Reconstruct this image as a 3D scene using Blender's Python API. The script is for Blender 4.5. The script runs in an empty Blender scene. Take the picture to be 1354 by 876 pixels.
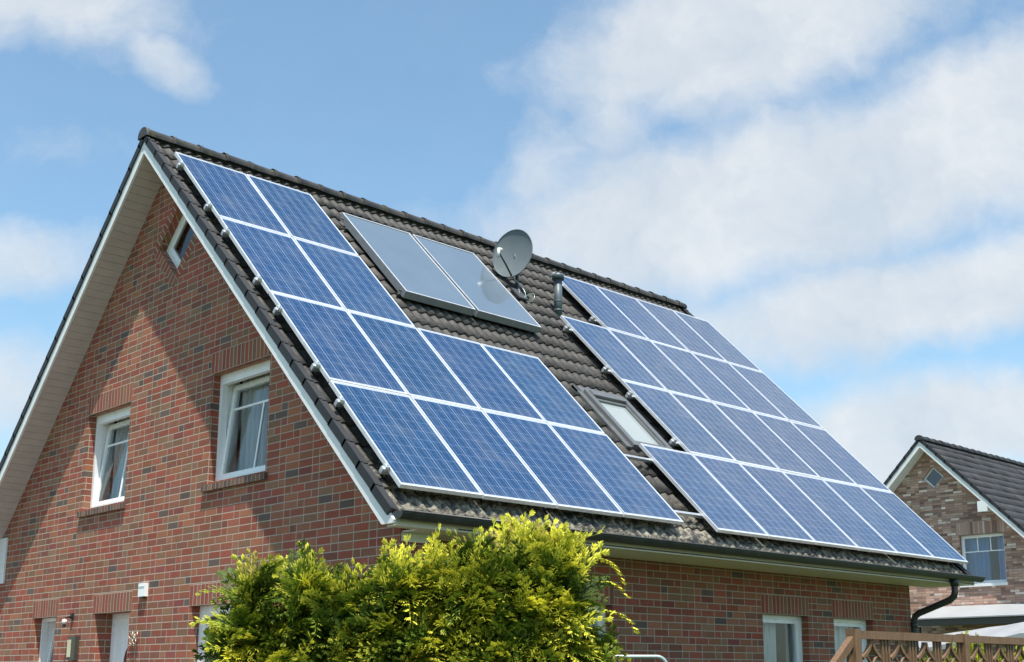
import bpy, bmesh, math, random
import numpy as np
from mathutils import Vector, Matrix

# ------------------------------------------------------------------ camera, world, sun, exposure
sc = bpy.context.scene
R2 = math.sqrt(2.0)
ZG = 8.25                                   # ridge line above the ground

cam_data = bpy.data.cameras.new("camera")
cam = bpy.data.objects.new("camera", cam_data)
sc.collection.objects.link(cam)
cam.location = (14.023, -6.637, ZG - 6.771)
cam.rotation_euler = (math.radians(90 + 11.8447), 0, math.radians(45.7635))
cam_data.sensor_width = 36.0
cam_data.lens = 43.245
cam_data.shift_x = -0.02484
cam_data.shift_y = 0.08388
cam_data.clip_start = 0.1
cam_data.clip_end = 3000
sc.camera = cam

SUN_DIR = Vector((0.60, -0.40, 1.90)).normalized()
SUN_EL = math.asin(SUN_DIR.z)
SUN_ROT = math.atan2(SUN_DIR.x, SUN_DIR.y)

sun_data = bpy.data.lights.new("sun", 'SUN')
sun_data.energy = 5.0
sun_data.angle = math.radians(0.53)
sun_data.color = (1.0, 0.95, 0.87)
sun = bpy.data.objects.new("sun", sun_data)
sc.collection.objects.link(sun)
sun.rotation_euler = (-SUN_DIR).to_track_quat('-Z', 'Y').to_euler()
sun.location = (5, -5, 30)

sc.view_settings.view_transform = 'Standard'
sc.view_settings.look = 'None'
sc.view_settings.exposure = 0.5
sc.view_settings.gamma = 1.0
sc.render.engine = 'CYCLES'
sc.cycles.max_bounces = 8
sc.cycles.transparent_max_bounces = 16
sc.cycles.use_denoising = True


# ------------------------------------------------------------------ node helper
class NT:
    def __init__(self, tree):
        self.t = tree
        self.nodes = tree.nodes
        self.links = tree.links

    def put(self, sock, v):
        if isinstance(v, bpy.types.NodeSocket):
            self.links.new(v, sock)
        elif v is not None:
            try:
                sock.default_value = v
            except TypeError:
                sock.default_value = (v, v, v) if not hasattr(v, '__len__') else tuple(v) + (1.0,)
            except ValueError:
                sock.default_value = tuple(v) + (1.0,)

    def n(self, typ, ins=None, **props):
        nd = self.nodes.new(typ)
        for k, v in props.items():
            setattr(nd, k, v)
        for k, v in (ins or {}).items():
            self.put(nd.inputs[k], v)
        return nd

    def m(self, op, a, b=None, c=None, clamp=False):
        nd = self.nodes.new('ShaderNodeMath')
        nd.operation = op
        nd.use_clamp = clamp
        for i, v in enumerate((a, b, c)):
            if v is not None:
                self.put(nd.inputs[i], v)
        return nd.outputs[0]

    def vm(self, op, a, b=None):
        nd = self.nodes.new('ShaderNodeVectorMath')
        nd.operation = op
        self.put(nd.inputs[0], a)
        if b is not None:
            self.put(nd.inputs[1], b)
        return nd.outputs['Value'] if op in ('DOT_PRODUCT', 'LENGTH', 'DISTANCE') else nd.outputs['Vector']

    def smooth(self, v, a, b, lo=0.0, hi=1.0, kind='SMOOTHSTEP'):
        nd = self.n('ShaderNodeMapRange', {'Value': v, 'From Min': a, 'From Max': b, 'To Min': lo, 'To Max': hi})
        nd.interpolation_type = kind
        return nd.outputs['Result']

    def mix(self, f, a, b, blend='MIX'):
        nd = self.nodes.new('ShaderNodeMix')
        nd.data_type = 'RGBA'
        nd.blend_type = blend
        self.put(nd.inputs['Factor'], f)
        self.put(nd.inputs['A'], a)
        self.put(nd.inputs['B'], b)
        return nd.outputs['Result']

    def noise(self, vec, scale, detail=4.0, rough=0.55, dist=0.0):
        nd = self.n('ShaderNodeTexNoise', {'Scale': scale, 'Detail': detail, 'Roughness': rough, 'Distortion': dist})
        if vec is not None:
            self.put(nd.inputs['Vector'], vec)
        return nd.outputs['Fac']

    def ramp(self, fac, stops, interp='LINEAR'):
        nd = self.nodes.new('ShaderNodeValToRGB')
        cr = nd.color_ramp
        cr.interpolation = interp
        while len(cr.elements) < len(stops):
            cr.elements.new(0.5)
        for e, (p, col) in zip(cr.elements, stops):
            e.position = p
            e.color = tuple(col) + (1.0,)
        self.put(nd.inputs['Fac'], fac)
        return nd.outputs['Color']


# ------------------------------------------------------------------ sky with clouds (world directions only)
world = bpy.data.worlds.new("World")
sc.world = world
world.use_nodes = True
wt = NT(world.node_tree)
wt.nodes.clear()
out = wt.n('ShaderNodeOutputWorld')
bg = wt.n('ShaderNodeBackground', {'Strength': 0.15})
wt.links.new(bg.outputs[0], out.inputs[0])
sky = wt.n('ShaderNodeTexSky')
sky.sky_type = 'NISHITA'
sky.sun_disc = False
sky.sun_elevation = SUN_EL
sky.sun_rotation = SUN_ROT
sky.air_density = 1.0
sky.dust_density = 0.6
sky.ozone_density = 1.2
d = wt.n('ShaderNodeTexCoord').outputs['Generated']
FW = (-0.7165, 0.6976, 0.0)
RT = (0.6976, 0.7165, 0.0)
df = wt.vm('DOT_PRODUCT', d, FW)
dr = wt.vm('DOT_PRODUCT', d, RT)
dz = wt.vm('DOT_PRODUCT', d, (0, 0, 1))
dfs = wt.m('MAXIMUM', df, 0.08)
A = wt.m('DIVIDE', dr, dfs)
Ee = wt.m('DIVIDE', dz, dfs)
# cloud banks: centre (a, e), radii, tilt, weight on the tangent plane of the north-western sky
BANKS = [
    (-0.435, 0.590, 0.130, 0.054, -14, 1.0), (-0.335, 0.533, 0.060, 0.024, -28, 0.78),
    (0.165, 0.555, 0.165, 0.066, 14, 1.10), (0.065, 0.500, 0.055, 0.085, 0, 0.75),
    (0.215, 0.408, 0.300, 0.068, 12, 1.15), (0.400, 0.480, 0.150, 0.065, 20, 1.00), (0.080, 0.375, 0.120, 0.058, 4, 0.90),
    (0.005, 0.420, 0.050, 0.070, 0, 0.70), (0.330, 0.312, 0.230, 0.044, 9, 1.05), (0.165, 0.300, 0.100, 0.030, 0, 0.50),
    (0.360, 0.200, 0.220, 0.042, 6, 1.05), (0.270, 0.165, 0.170, 0.036, 4, 0.80),
    (-0.430, 0.350, 0.085, 0.045, -10, 0.76), (-0.440, 0.232, 0.080, 0.060, 0, 0.85),
    (-0.085, 0.385, 0.110, 0.028, -20, 0.48), (-0.400, 0.455, 0.150, 0.034, 0, 0.40),
    (0.125, 0.075, 0.400, 0.045, 0, 0.7), (-0.55, 0.12, 0.25, 0.08, 0, 0.8),
    (0.62, 0.82, 0.24, 0.20, 20, 1.0), (-0.40, 1.10, 0.25, 0.10, 0, 0.9)]
av = wt.n('ShaderNodeCombineXYZ', {'X': A, 'Y': Ee, 'Z': 0.0}).outputs[0]
warp = wt.n('ShaderNodeTexNoise', {'Vector': av, 'Scale': 9.0, 'Detail': 4.0, 'Roughness': 0.6}).outputs['Color']
warp = wt.vm('SUBTRACT', warp, (0.5, 0.5, 0.5))
warp = wt.vm('MULTIPLY', warp, (0.075, 0.055, 0.0))
avw = wt.vm('ADD', av, warp)
sep = wt.n('ShaderNodeSeparateXYZ', {'Vector': avw})
AX, EX = sep.outputs[0], sep.outputs[1]
dens = None
for (ca, ce, ra, re, ang, w) in BANKS:
    c, s = math.cos(math.radians(ang)), math.sin(math.radians(ang))
    x = wt.m('SUBTRACT', AX, ca)
    y = wt.m('SUBTRACT', EX, ce)
    u = wt.m('ADD', wt.m('MULTIPLY', x, c / ra), wt.m('MULTIPLY', y, s / ra))
    v = wt.m('ADD', wt.m('MULTIPLY', x, -s / re), wt.m('MULTIPLY', y, c / re))
    q = wt.m('ADD', wt.m('MULTIPLY', u, u), wt.m('MULTIPLY', v, v))
    g = wt.m('MULTIPLY', wt.m('EXPONENT', wt.m('MULTIPLY', q, -0.8)), w)
    dens = g if dens is None else wt.m('SMOOTH_MAX', dens, g, 0.10)
wide = wt.smooth(AX, -0.05, 0.20, 0.0, 0.16)
dens = wt.m('ADD', dens, wide)
n1 = wt.noise(avw, 13.0, 10.0, 0.66)
n2 = wt.noise(av, 4.0, 5.0, 0.5)
dens = wt.m('ADD', dens, wt.m('MULTIPLY', wt.m('SUBTRACT', n1, 0.5), 0.72))
dens = wt.m('ADD', dens, wt.m('MULTIPLY', wt.m('SUBTRACT', n2, 0.5), 0.35))
front = wt.smooth(dens, 0.17, 0.98)
# the rest of the sky dome: scattered clouds on a plane overhead
zc = wt.m('MAXIMUM', dz, 0.12)
pv = wt.vm('DIVIDE', d, wt.n('ShaderNodeCombineXYZ', {'X': zc, 'Y': zc, 'Z': zc}).outputs[0])
n3 = wt.noise(pv, 1.1, 8.0, 0.58)
rest = wt.smooth(n3, 0.47, 0.66)
side = wt.smooth(df, 0.10, 0.32)
alpha = wt.m('ADD', wt.m('MULTIPLY', front, side), wt.m('MULTIPLY', rest, wt.m('SUBTRACT', 1.0, side)))
haze_low = wt.smooth(dz, 0.0, 0.35, 0.40, 0.10)
alpha = wt.m('MAXIMUM', wt.m('MULTIPLY', alpha, 0.93), haze_low)
shade = wt.noise(avw, 9.0, 9.0, 0.62)
cc = wt.ramp(shade, [(0.34, (3.00, 3.38, 3.78)), (0.50, (3.45, 3.72, 4.00)), (0.64, (3.92, 4.08, 4.25))])
skyc = wt.mix(1.0, sky.outputs[0], (0.76, 0.98, 0.97, 1.0), 'MULTIPLY')
wt.links.new(wt.mix(alpha, skyc, cc), bg.inputs['Color'])


# ------------------------------------------------------------------ materials
def new_mat(name):
    m = bpy.data.materials.new(name)
    m.use_nodes = True
    t = NT(m.node_tree)
    b = m.node_tree.nodes['Principled BSDF']
    return m, t, b


def bump(t, b, height, dist, strength=1.0):
    bn = t.n('ShaderNodeBump', {'Height': height, 'Distance': dist, 'Strength': strength})
    t.links.new(bn.outputs[0], b.inputs['Normal'])


def plain(name, col, rough=0.5, metal=0.0, var=0.12, scale=6.0, spec=0.5, grime=0.0):
    m, t, b = new_mat(name)
    p = t.n('ShaderNodeNewGeometry').outputs['Position']
    n = t.noise(p, scale, 6.0, 0.6)
    f = t.smooth(n, 0.3, 0.7, 1.0 - var, 1.0 + var, 'LINEAR')
    c = t.mix(1.0, tuple(col) + (1.0,), t.n('ShaderNodeCombineColor', {0: f, 1: f, 2: f}).outputs[0], 'MULTIPLY')
    if grime:
        g = t.smooth(t.noise(p, scale * 2.3, 8.0, 0.7), 0.52, 0.72, 0.0, grime)
        c = t.mix(g, c, (0.16, 0.14, 0.10, 1.0))
    t.links.new(c, b.inputs['Base Color'])
    t.links.new(t.smooth(n, 0.25, 0.75, max(0.02, rough - 0.08), min(1, rough + 0.08)), b.inputs['Roughness'])
    b.inputs['Metallic'].default_value = metal
    b.inputs['Specular IOR Level'].default_value = spec
    return m


def brick_mat(name, stops, mortar, unit, cuts, H, joint, vary=0.34, aligned=False, rough=0.85, blotch=0.08):
    m, t, b = new_mat(name)
    uv = t.n('ShaderNodeUVMap').outputs[0]
    wob = t.n('ShaderNodeTexNoise', {'Vector': uv, 'Scale': 26.0, 'Detail': 3.0}).outputs['Color']
    wob = t.vm('MULTIPLY', t.vm('SUBTRACT', wob, (0.5, 0.5, 0.5)), (0.006, 0.005, 0.0))
    sp = t.n('ShaderNodeSeparateXYZ', {'Vector': t.vm('ADD', uv, wob)})
    u, v = sp.outputs[0], sp.outputs[1]
    vr = t.m('DIVIDE', v, H)
    row = t.m('FLOOR', vr)
    fv = t.m('FRACT', vr)
    wn = t.n('ShaderNodeTexWhiteNoise', {'W': row}, noise_dimensions='1D').outputs['Value']
    uu = t.m('DIVIDE', u, unit)
    if not aligned:
        step = t.m('FLOOR', t.m('MULTIPLY', wn, 5.0))
        uu = t.m('ADD', uu, t.m('MULTIPLY', t.m('ADD', t.m('MULTIPLY', step, 0.4), t.m('MULTIPLY', row, 0.2)), 1.0))
    cell = t.m('FLOOR', uu)
    f = t.m('FRACT', uu)
    dx = t.m('MINIMUM', f, t.m('SUBTRACT', 1.0, f))
    idx = None
    for c in cuts:
        dx = t.m('MINIMUM', dx, t.m('ABSOLUTE', t.m('SUBTRACT', f, c)))
        g = t.m('GREATER_THAN', f, c)
        idx = g if idx is None else t.m('ADD', idx, g)
    if idx is None:
        idx = 0.0
    dx = t.m('MULTIPLY', dx, unit)
    dy = t.m('MULTIPLY', t.m('MINIMUM', fv, t.m('SUBTRACT', 1.0, fv)), H)
    dd = t.m('MINIMUM', dx, dy)
    mask = t.smooth(dd, joint * 0.5 - 0.0022, joint * 0.5 + 0.0018)
    key = t.n('ShaderNodeCombineXYZ', {'X': cell, 'Y': t.m('ADD', row, 0.37), 'Z': t.m('MULTIPLY', t.m('ADD', idx, 0.5), 3.1)}).outputs[0]
    rn = t.n('ShaderNodeTexWhiteNoise', {'Vector': key}, noise_dimensions='3D')
    col = t.ramp(rn.outputs['Value'], stops, 'CONSTANT')
    sc3 = t.n('ShaderNodeSeparateColor', {0: rn.outputs['Color']})
    br = t.smooth(sc3.outputs[1], 0, 1, 1.0 - vary * 0.5, 1.0 + vary * 0.5, 'LINEAR')
    grain = t.smooth(t.noise(uv, 70.0, 5.0, 0.7), 0.25, 0.75, 0.78, 1.22, 'LINEAR')
    big = t.smooth(t.noise(uv, 1.1, 4.0, 0.6), 0.3, 0.7, 1.0 - blotch, 1.0 + blotch, 'LINEAR')
    br = t.m('MULTIPLY', t.m('MULTIPLY', br, grain), big)
    col = t.mix(1.0, col, t.n('ShaderNodeCombineColor', {0: br, 1: br, 2: br}).outputs[0], 'MULTIPLY')
    # lighter mineral bloom on some faces
    bloom = t.smooth(t.noise(uv, 9.0, 6.0, 0.7), 0.55, 0.8, 0.0, 0.25)
    col = t.mix(bloom, col, (0.30, 0.17, 0.115, 1.0))
    mor = t.mix(t.noise(uv, 40.0, 4.0), tuple(c * 0.82 for c in mortar) + (1,), tuple(c * 1.12 for c in mortar) + (1,))
    fin = t.mix(mask, mor, col)
    # rain streaks and pale salt marks that stay with the wall
    st = t.noise(t.vm('MULTIPLY', uv, (5.0, 0.55, 1.0)), 1.0, 7.0, 0.65)
    fin = t.mix(t.smooth(st, 0.54, 0.74, 0.0, 0.30), fin, (0.085, 0.062, 0.050, 1.0))
    sa = t.noise(t.vm('MULTIPLY', uv, (1.6, 1.1, 1.0)), 1.3, 9.0, 0.72)
    fin = t.mix(t.smooth(sa, 0.58, 0.78, 0.0, 0.30), fin, (0.46, 0.40, 0.34, 1.0))
    t.links.new(fin, b.inputs['Base Color'])
    b.inputs['Roughness'].default_value = rough
    b.inputs['Specular IOR Level'].default_value = 0.25
    h = t.m('ADD', mask, t.m('MULTIPLY', t.noise(uv, 120.0, 4.0, 0.7), 0.35))
    bump(t, b, h, 0.006, 0.8)
    return m


RED = [(0.0, (0.300, 0.098, 0.060)), (0.20, (0.315, 0.088, 0.056)), (0.40, (0.320, 0.125, 0.068)),
       (0.58, (0.290, 0.120, 0.072)), (0.72, (0.240, 0.094, 0.064)), (0.82, (0.255, 0.138, 0.082)),
       (0.925, (0.135, 0.098, 0.082)), (0.965, (0.265, 0.080, 0.064))]
MORTAR = (0.455, 0.385, 0.305)
SILLC = [(0.0, (0.20, 0.105, 0.075)), (0.25, (0.16, 0.10, 0.075)), (0.5, (0.23, 0.13, 0.085)), (0.75, (0.13, 0.09, 0.075))]
M_BRICK = brick_mat('red_brick', RED, MORTAR, 0.625, (0.4, 0.8), 0.0833, 0.0120)
M_SOLDIER = brick_mat('soldier_brick', RED, MORTAR, 0.0833, (), 0.25, 0.0145, aligned=True)
M_SILL = brick_mat('rowlock_brick', SILLC, (0.34, 0.30, 0.25), 0.0833, (), 0.25, 0.0135, aligned=True)
PALE = [(0.0, (0.433, 0.257, 0.191)), (0.2, (0.542, 0.354, 0.277)), (0.42, (0.373, 0.217, 0.168)),
        (0.6, (0.457, 0.297, 0.220)), (0.74, (0.253, 0.154, 0.122)), (0.86, (0.747, 0.594, 0.497)),
        (0.93, (0.397, 0.217, 0.150))]
M_BRICK2 = brick_mat('brown_brick', PALE, (0.25, 0.20, 0.165), 0.625, (0.4, 0.8), 0.066, 0.009, 0.5, blotch=0.12)
M_SOLDIER2 = brick_mat('brown_soldier_brick', PALE, (0.25, 0.20, 0.165), 0.068, (), 0.26, 0.009, aligned=True)

M_WHITE = plain('white_painted_board', (0.80, 0.80, 0.78), 0.45, var=0.05, scale=4, grime=0.12)
M_PVC = plain('white_window_plastic', (0.90, 0.90, 0.89), 0.28, var=0.03, scale=3)
M_SOFFIT = plain('pale_soffit_boards', (0.54, 0.475, 0.445), 0.6, var=0.08, scale=5, grime=0.1)
M_EAVE = plain('beige_eaves_boards', (0.72, 0.66, 0.55), 0.55, var=0.07, scale=5, grime=0.15)
M_SLATE = plain('anthracite_verge_concrete', (0.021, 0.022, 0.025), 0.65, var=0.2, scale=5, grime=0.06)
M_ZINC = plain('dark_zinc_gutter', (0.050, 0.052, 0.052), 0.42, 0.3, 0.3, 7)
M_ALU = plain('mill_aluminium', (0.72, 0.73, 0.74), 0.38, 0.75, 0.08, 20)
M_FRAME = plain('silver_panel_frame', (0.80, 0.81, 0.83), 0.40, 0.45, 0.05, 15)
M_DARKALU = plain('dark_bracket_metal', (0.07, 0.07, 0.075), 0.5, 0.3, 0.2, 20)
M_GREYALU = plain('grey_collector_frame', (0.34, 0.37, 0.40), 0.4, 0.5, 0.08, 9)
M_DISH = plain('grey_painted_dish', (0.140, 0.168, 0.178), 0.50, 0.0, 0.08, 5, 0.4)
M_PIPE = plain('grey_vent_plastic', (0.085, 0.115, 0.125), 0.45, 0.0, 0.15, 8)
M_LNB = plain('pale_grey_plastic', (0.62, 0.61, 0.56), 0.45, 0.0, 0.08, 20)
M_BLACK = plain('black_rubber', (0.02, 0.02, 0.022), 0.5)
M_WOOD = None
M_CREAM = plain('cream_enamel', (0.60, 0.56, 0.36), 0.4)
M_BOXGREY = plain('dark_brown_enamel', (0.065, 0.058, 0.045), 0.45)
M_BRASS = plain('pale_brass', (0.52, 0.44, 0.34), 0.35, 0.6, 0.2, 30)
M_ROOM = plain('dim_room_plaster', (0.28, 0.24, 0.20), 0.9)
M_TUBE = plain('pale_green_grey_tube', (0.36, 0.44, 0.42), 0.35, 0.4, 0.08, 12)
M_SHEET = plain('white_roof_sheet', (0.34, 0.35, 0.36), 0.45, 0.0, 0.06, 1.5)


def tile_mat(name, base, lichen, z_eave, amount, moss=0.0):
    m, t, b = new_mat(name)
    p = t.n('ShaderNodeNewGeometry').outputs['Position']
    n = t.noise(p, 3.0, 8.0, 0.65)
    uv = t.n('ShaderNodeUVMap').outputs[0]
    rn = t.n('ShaderNodeTexWhiteNoise', {'Vector': t.vm('FLOOR', uv)}, noise_dimensions='2D').outputs['Value']
    f = t.m('MULTIPLY', t.smooth(n, 0.25, 0.75, 0.75, 1.25, 'LINEAR'), t.smooth(rn, 0, 1, 0.87, 1.13, 'LINEAR'))
    c = t.mix(1.0, tuple(base) + (1,), t.n('ShaderNodeCombineColor', {0: f, 1: f, 2: f}).outputs[0], 'MULTIPLY')
    # a few browner, weathered tiles
    c = t.mix(t.m('MULTIPLY', t.m('GREATER_THAN', rn, 0.88), 0.25), c, (0.105, 0.085, 0.066, 1))
    spz = t.n('ShaderNodeSeparateXYZ', {'Vector': p}).outputs[2]
    low = t.smooth(spz, z_eave + 0.75, z_eave + 0.05, 0.12, 1.0)
    g = t.smooth(t.noise(p, 15.0, 7.0, 0.72), 0.42, 0.66)
    g = t.m('MULTIPLY', t.m('MULTIPLY', g, low), amount)
    c = t.mix(g, c, tuple(lichen) + (1,))
    if moss:
        mo = t.smooth(t.noise(p, 4.0, 6.0, 0.7), 0.56, 0.70, 0.0, moss)
        c = t.mix(mo, c, (0.22, 0.19, 0.045, 1))
    t.links.new(c, b.inputs['Base Color'])
    b.inputs['Roughness'].default_value = 0.62
    b.inputs['Specular IOR Level'].default_value = 0.3
    bump(t, b, t.noise(p, 160.0, 4.0, 0.7), 0.004, 0.5)
    return m


M_TILE = tile_mat('grey_brown_concrete_tile', (0.041, 0.039, 0.038), (0.42, 0.37, 0.28), ZG - 5.31, 0.95)
M_RIDGE = tile_mat('ridge_concrete_tile', (0.055, 0.053, 0.053), (0.30, 0.27, 0.2), ZG - 5.31, 0.9, 0.45)
M_TILE2 = tile_mat('new_dark_concrete_tile', (0.044, 0.044, 0.049), (0.2, 0.18, 0.14), 0.0, 0.3)


def glass_mat(name, tint=(0.9, 0.95, 0.95), ior=1.6):
    m, t, b = new_mat(name)
    t.nodes.remove(b)
    tr = t.n('ShaderNodeBsdfTransparent', {'Color': tint + (1,)})
    p = t.n('ShaderNodeNewGeometry').outputs['Position']
    bn = t.n('ShaderNodeBump', {'Height': t.noise(p, 2.2, 2.0), 'Distance': 0.02, 'Strength': 0.25})
    gl = t.n('ShaderNodeBsdfGlossy', {'Color': (1, 1, 1, 1), 'Roughness': 0.015, 'Normal': bn.outputs[0]})
    fr = t.n('ShaderNodeFresnel', {'IOR': ior})
    mx = t.n('ShaderNodeMixShader', {0: fr.outputs[0], 1: tr.outputs[0], 2: gl.outputs[0]})
    t.links.new(mx.outputs[0], t.nodes['Material Output'].inputs[0])
    return m


M_GLASS = glass_mat('window_glass')
M_GLASSB = glass_mat('blue_window_glass', (0.72, 0.84, 0.95), 1.9)


def curtain_mat(name, col):
    m, t, b = new_mat(name)
    p = t.n('ShaderNodeNewGeometry').outputs['Position']
    n = t.noise(t.vm('MULTIPLY', p, (30, 30, 1.5)), 1.0, 4.0)
    f = t.smooth(n, 0.3, 0.7, 0.7, 1.1, 'LINEAR')
    t.links.new(t.mix(1.0, tuple(col) + (1,), t.n('ShaderNodeCombineColor', {0: f, 1: f, 2: f}).outputs[0], 'MULTIPLY'), b.inputs['Base Color'])
    b.inputs['Roughness'].default_value = 0.9
    return m


M_CURTAIN = curtain_mat('sheer_grey_curtain', (0.92, 0.92, 0.90))
M_CURTAIN_D = curtain_mat('taupe_curtain', (0.66, 0.63, 0.60))
M_CURTAIN_B = curtain_mat('sky_tinted_curtain', (0.50, 0.72, 1.0))  # blue of the sky reflected in the panes, put into the curtain colour


def solar_mat():
    m, t, b = new_mat('polycrystalline_solar_cells')
    uv = t.n('ShaderNodeUVMap').outputs[0]
    oi = t.n('ShaderNodeObjectInfo').outputs['Random']
    sp = t.n('ShaderNodeSeparateXYZ', {'Vector': uv})
    u = t.m('DIVIDE', t.m('SUBTRACT', sp.outputs[0], 0.0375), 0.158)
    v = t.m('DIVIDE', t.m('SUBTRACT', sp.outputs[1], 0.021), 0.158)
    fu, fvv = t.m('FRACT', u), t.m('FRACT', v)
    du = t.m('MINIMUM', fu, t.m('SUBTRACT', 1.0, fu))
    dv = t.m('MINIMUM', fvv, t.m('SUBTRACT', 1.0, fvv))
    gap_u = t.smooth(du, 0.013, 0.021, 1.0, 0.0)
    gap_v = t.smooth(dv, 0.016, 0.026, 1.0, 0.0)
    gap = t.m('MAXIMUM', t.m('MULTIPLY', gap_u, 0.42), gap_v)
    bus = None
    for c in (0.25, 0.75):
        q = t.smooth(t.m('ABSOLUTE', t.m('SUBTRACT', fvv, c)), 0.008, 0.014, 1.0, 0.0)
        bus = q if bus is None else t.m('MAXIMUM', bus, q)
    inside = t.m('MULTIPLY', t.m('MULTIPLY', t.m('GREATER_THAN', u, -0.02), t.m('LESS_THAN', u, 10.02)),
                 t.m('MULTIPLY', t.m('GREATER_THAN', v, -0.02), t.m('LESS_THAN', v, 6.02)))
    cid = t.n('ShaderNodeCombineXYZ', {'X': t.m('FLOOR', u), 'Y': t.m('FLOOR', v), 'Z': t.m('MULTIPLY', oi, 91.0)}).outputs[0]
    rc = t.n('ShaderNodeTexWhiteNoise', {'Vector': cid}, noise_dimensions='3D').outputs['Value']
    off = t.vm('ADD', uv, t.n('ShaderNodeCombineXYZ', {'X': t.m('MULTIPLY', oi, 40.0), 'Y': t.m('MULTIPLY', oi, 17.0)}).outputs[0])
    vo = t.n('ShaderNodeTexVoronoi', {'Vector': off, 'Scale': 45.0}).outputs['Color']
    vs = t.n('ShaderNodeSeparateColor', {0: vo}).outputs[0]
    f = t.m('MULTIPLY', t.smooth(rc, 0, 1, 0.92, 1.09, 'LINEAR'), t.smooth(vs, 0, 1, 0.78, 1.24, 'LINEAR'))
    f = t.m('MULTIPLY', f, t.smooth(oi, 0, 1, 0.9, 1.1, 'LINEAR'))
    c = t.mix(1.0, (0.010, 0.047, 0.118, 1), t.n('ShaderNodeCombineColor', {0: f, 1: f, 2: f}).outputs[0], 'MULTIPLY')
    hue = t.n('ShaderNodeTexWhiteNoise', {'W': t.m('MULTIPLY', oi, 377.0)}, noise_dimensions='1D').outputs['Value']
    c = t.mix(t.m('MULTIPLY', hue, 0.55), c, (0.013, 0.043, 0.130, 1))
    c = t.mix(t.m('MULTIPLY', bus, 0.62), c, (0.26, 0.34, 0.48, 1))
    c = t.mix(t.m('MULTIPLY', gap, 0.75), c, (0.34, 0.42, 0.56, 1))
    c = t.mix(inside, (0.42, 0.48, 0.58, 1), c)
    edge = t.smooth(sp.outputs[0], 1.35, 1.64, 0.0, 0.12)
    dust = t.m('ADD', t.smooth(t.noise(off, 2.5, 6.0, 0.65), 0.42, 0.8, 0.0, 0.16), t.m('MULTIPLY', edge, t.noise(off, 9.0, 5.0, 0.7)))
    c = t.mix(dust, c, (0.30, 0.30, 0.30, 1))
    t.links.new(c, b.inputs['Base Color'])
    t.links.new(t.smooth(t.noise(off, 6.0, 4.0), 0.3, 0.7, 0.10, 0.2), b.inputs['Roughness'])
    b.inputs['IOR'].default_value = 1.62
    return m


M_CELL = solar_mat()


def collector_mat():
    m, t, b = new_mat('thermal_collector_glass')
    p = t.n('ShaderNodeNewGeometry').outputs['Position']
    n = t.noise(p, 1.7, 4.0)
    t.links.new(t.mix(n, (0.105, 0.145, 0.190, 1), (0.150, 0.190, 0.235, 1)), b.inputs['Base Color'])
    b.inputs['Roughness'].default_value = 0.05
    b.inputs['IOR'].default_value = 2.1
    bump(t, b, t.noise(p, 5.0, 2.0), 0.01, 0.06)
    return m


M_COLL = collector_mat()


def wood_mat():
    m, t, b = new_mat('brown_stained_wood')
    p = t.n('ShaderNodeNewGeometry').outputs['Position']
    n = t.noise(t.vm('MULTIPLY', p, (22, 22, 5)), 2.0, 6.0, 0.6, 0.6)
    c = t.ramp(n, [(0.25, (0.100, 0.052, 0.025)), (0.5, (0.172, 0.095, 0.047)), (0.75, (0.230, 0.135, 0.073))])
    t.links.new(c, b.inputs['Base Color'])
    b.inputs['Roughness'].default_value = 0.6
    bump(t, b, n, 0.003, 0.5)
    return m


M_WOOD = wood_mat()


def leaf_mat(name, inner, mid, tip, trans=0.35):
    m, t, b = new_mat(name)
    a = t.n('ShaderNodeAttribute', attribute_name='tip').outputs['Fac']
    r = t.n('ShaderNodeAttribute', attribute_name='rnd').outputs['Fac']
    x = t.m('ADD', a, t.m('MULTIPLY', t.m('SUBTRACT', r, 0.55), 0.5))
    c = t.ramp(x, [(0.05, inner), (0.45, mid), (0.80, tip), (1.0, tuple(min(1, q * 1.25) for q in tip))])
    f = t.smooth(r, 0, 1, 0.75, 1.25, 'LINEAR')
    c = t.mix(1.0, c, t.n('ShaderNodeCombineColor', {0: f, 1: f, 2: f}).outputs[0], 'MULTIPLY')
    # a few sprays browned by weather
    c = t.mix(t.m('MULTIPLY', t.m('GREATER_THAN', r, 0.965), 0.7), c, (0.26, 0.17, 0.09, 1))
    t.links.new(c, b.inputs['Base Color'])
    b.inputs['Roughness'].default_value = 0.55
    b.inputs['Specular IOR Level'].default_value = 0.3
    tl = t.n('ShaderNodeBsdfTranslucent', {'Color': c})
    mx = t.n('ShaderNodeMixShader', {0: trans, 1: b.outputs[0], 2: tl.outputs[0]})
    t.links.new(mx.outputs[0], t.nodes['Material Output'].inputs[0])
    return m


M_LEAF = leaf_mat('golden_thuja_leaves', (0.009, 0.026, 0.005), (0.110, 0.178, 0.015), (0.66, 0.62, 0.06), 0.22)  # near-black inner tone puts the shade of the crown's gaps into the leaf colour
M_LEAF2 = leaf_mat('yellow_shrub_leaves', (0.05, 0.10, 0.01), (0.20, 0.26, 0.02), (0.48, 0.50, 0.04))
M_BARK = plain('brown_bark', (0.11, 0.075, 0.05), 0.9, 0, 0.3, 20)


def grass_mat():
    m, t, b = new_mat('lawn')
    p = t.n('ShaderNodeNewGeometry').outputs['Position']
    n = t.noise(p, 1.5, 10.0, 0.7)
    t.links.new(t.ramp(n, [(0.3, (0.045, 0.075, 0.02)), (0.6, (0.085, 0.12, 0.035)), (0.8, (0.13, 0.13, 0.06))]), b.inputs['Base Color'])
    b.inputs['Roughness'].default_value = 0.95
    bump(t, b, t.noise(p, 60.0, 6.0, 0.8), 0.03, 1.0)
    return m


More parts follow.
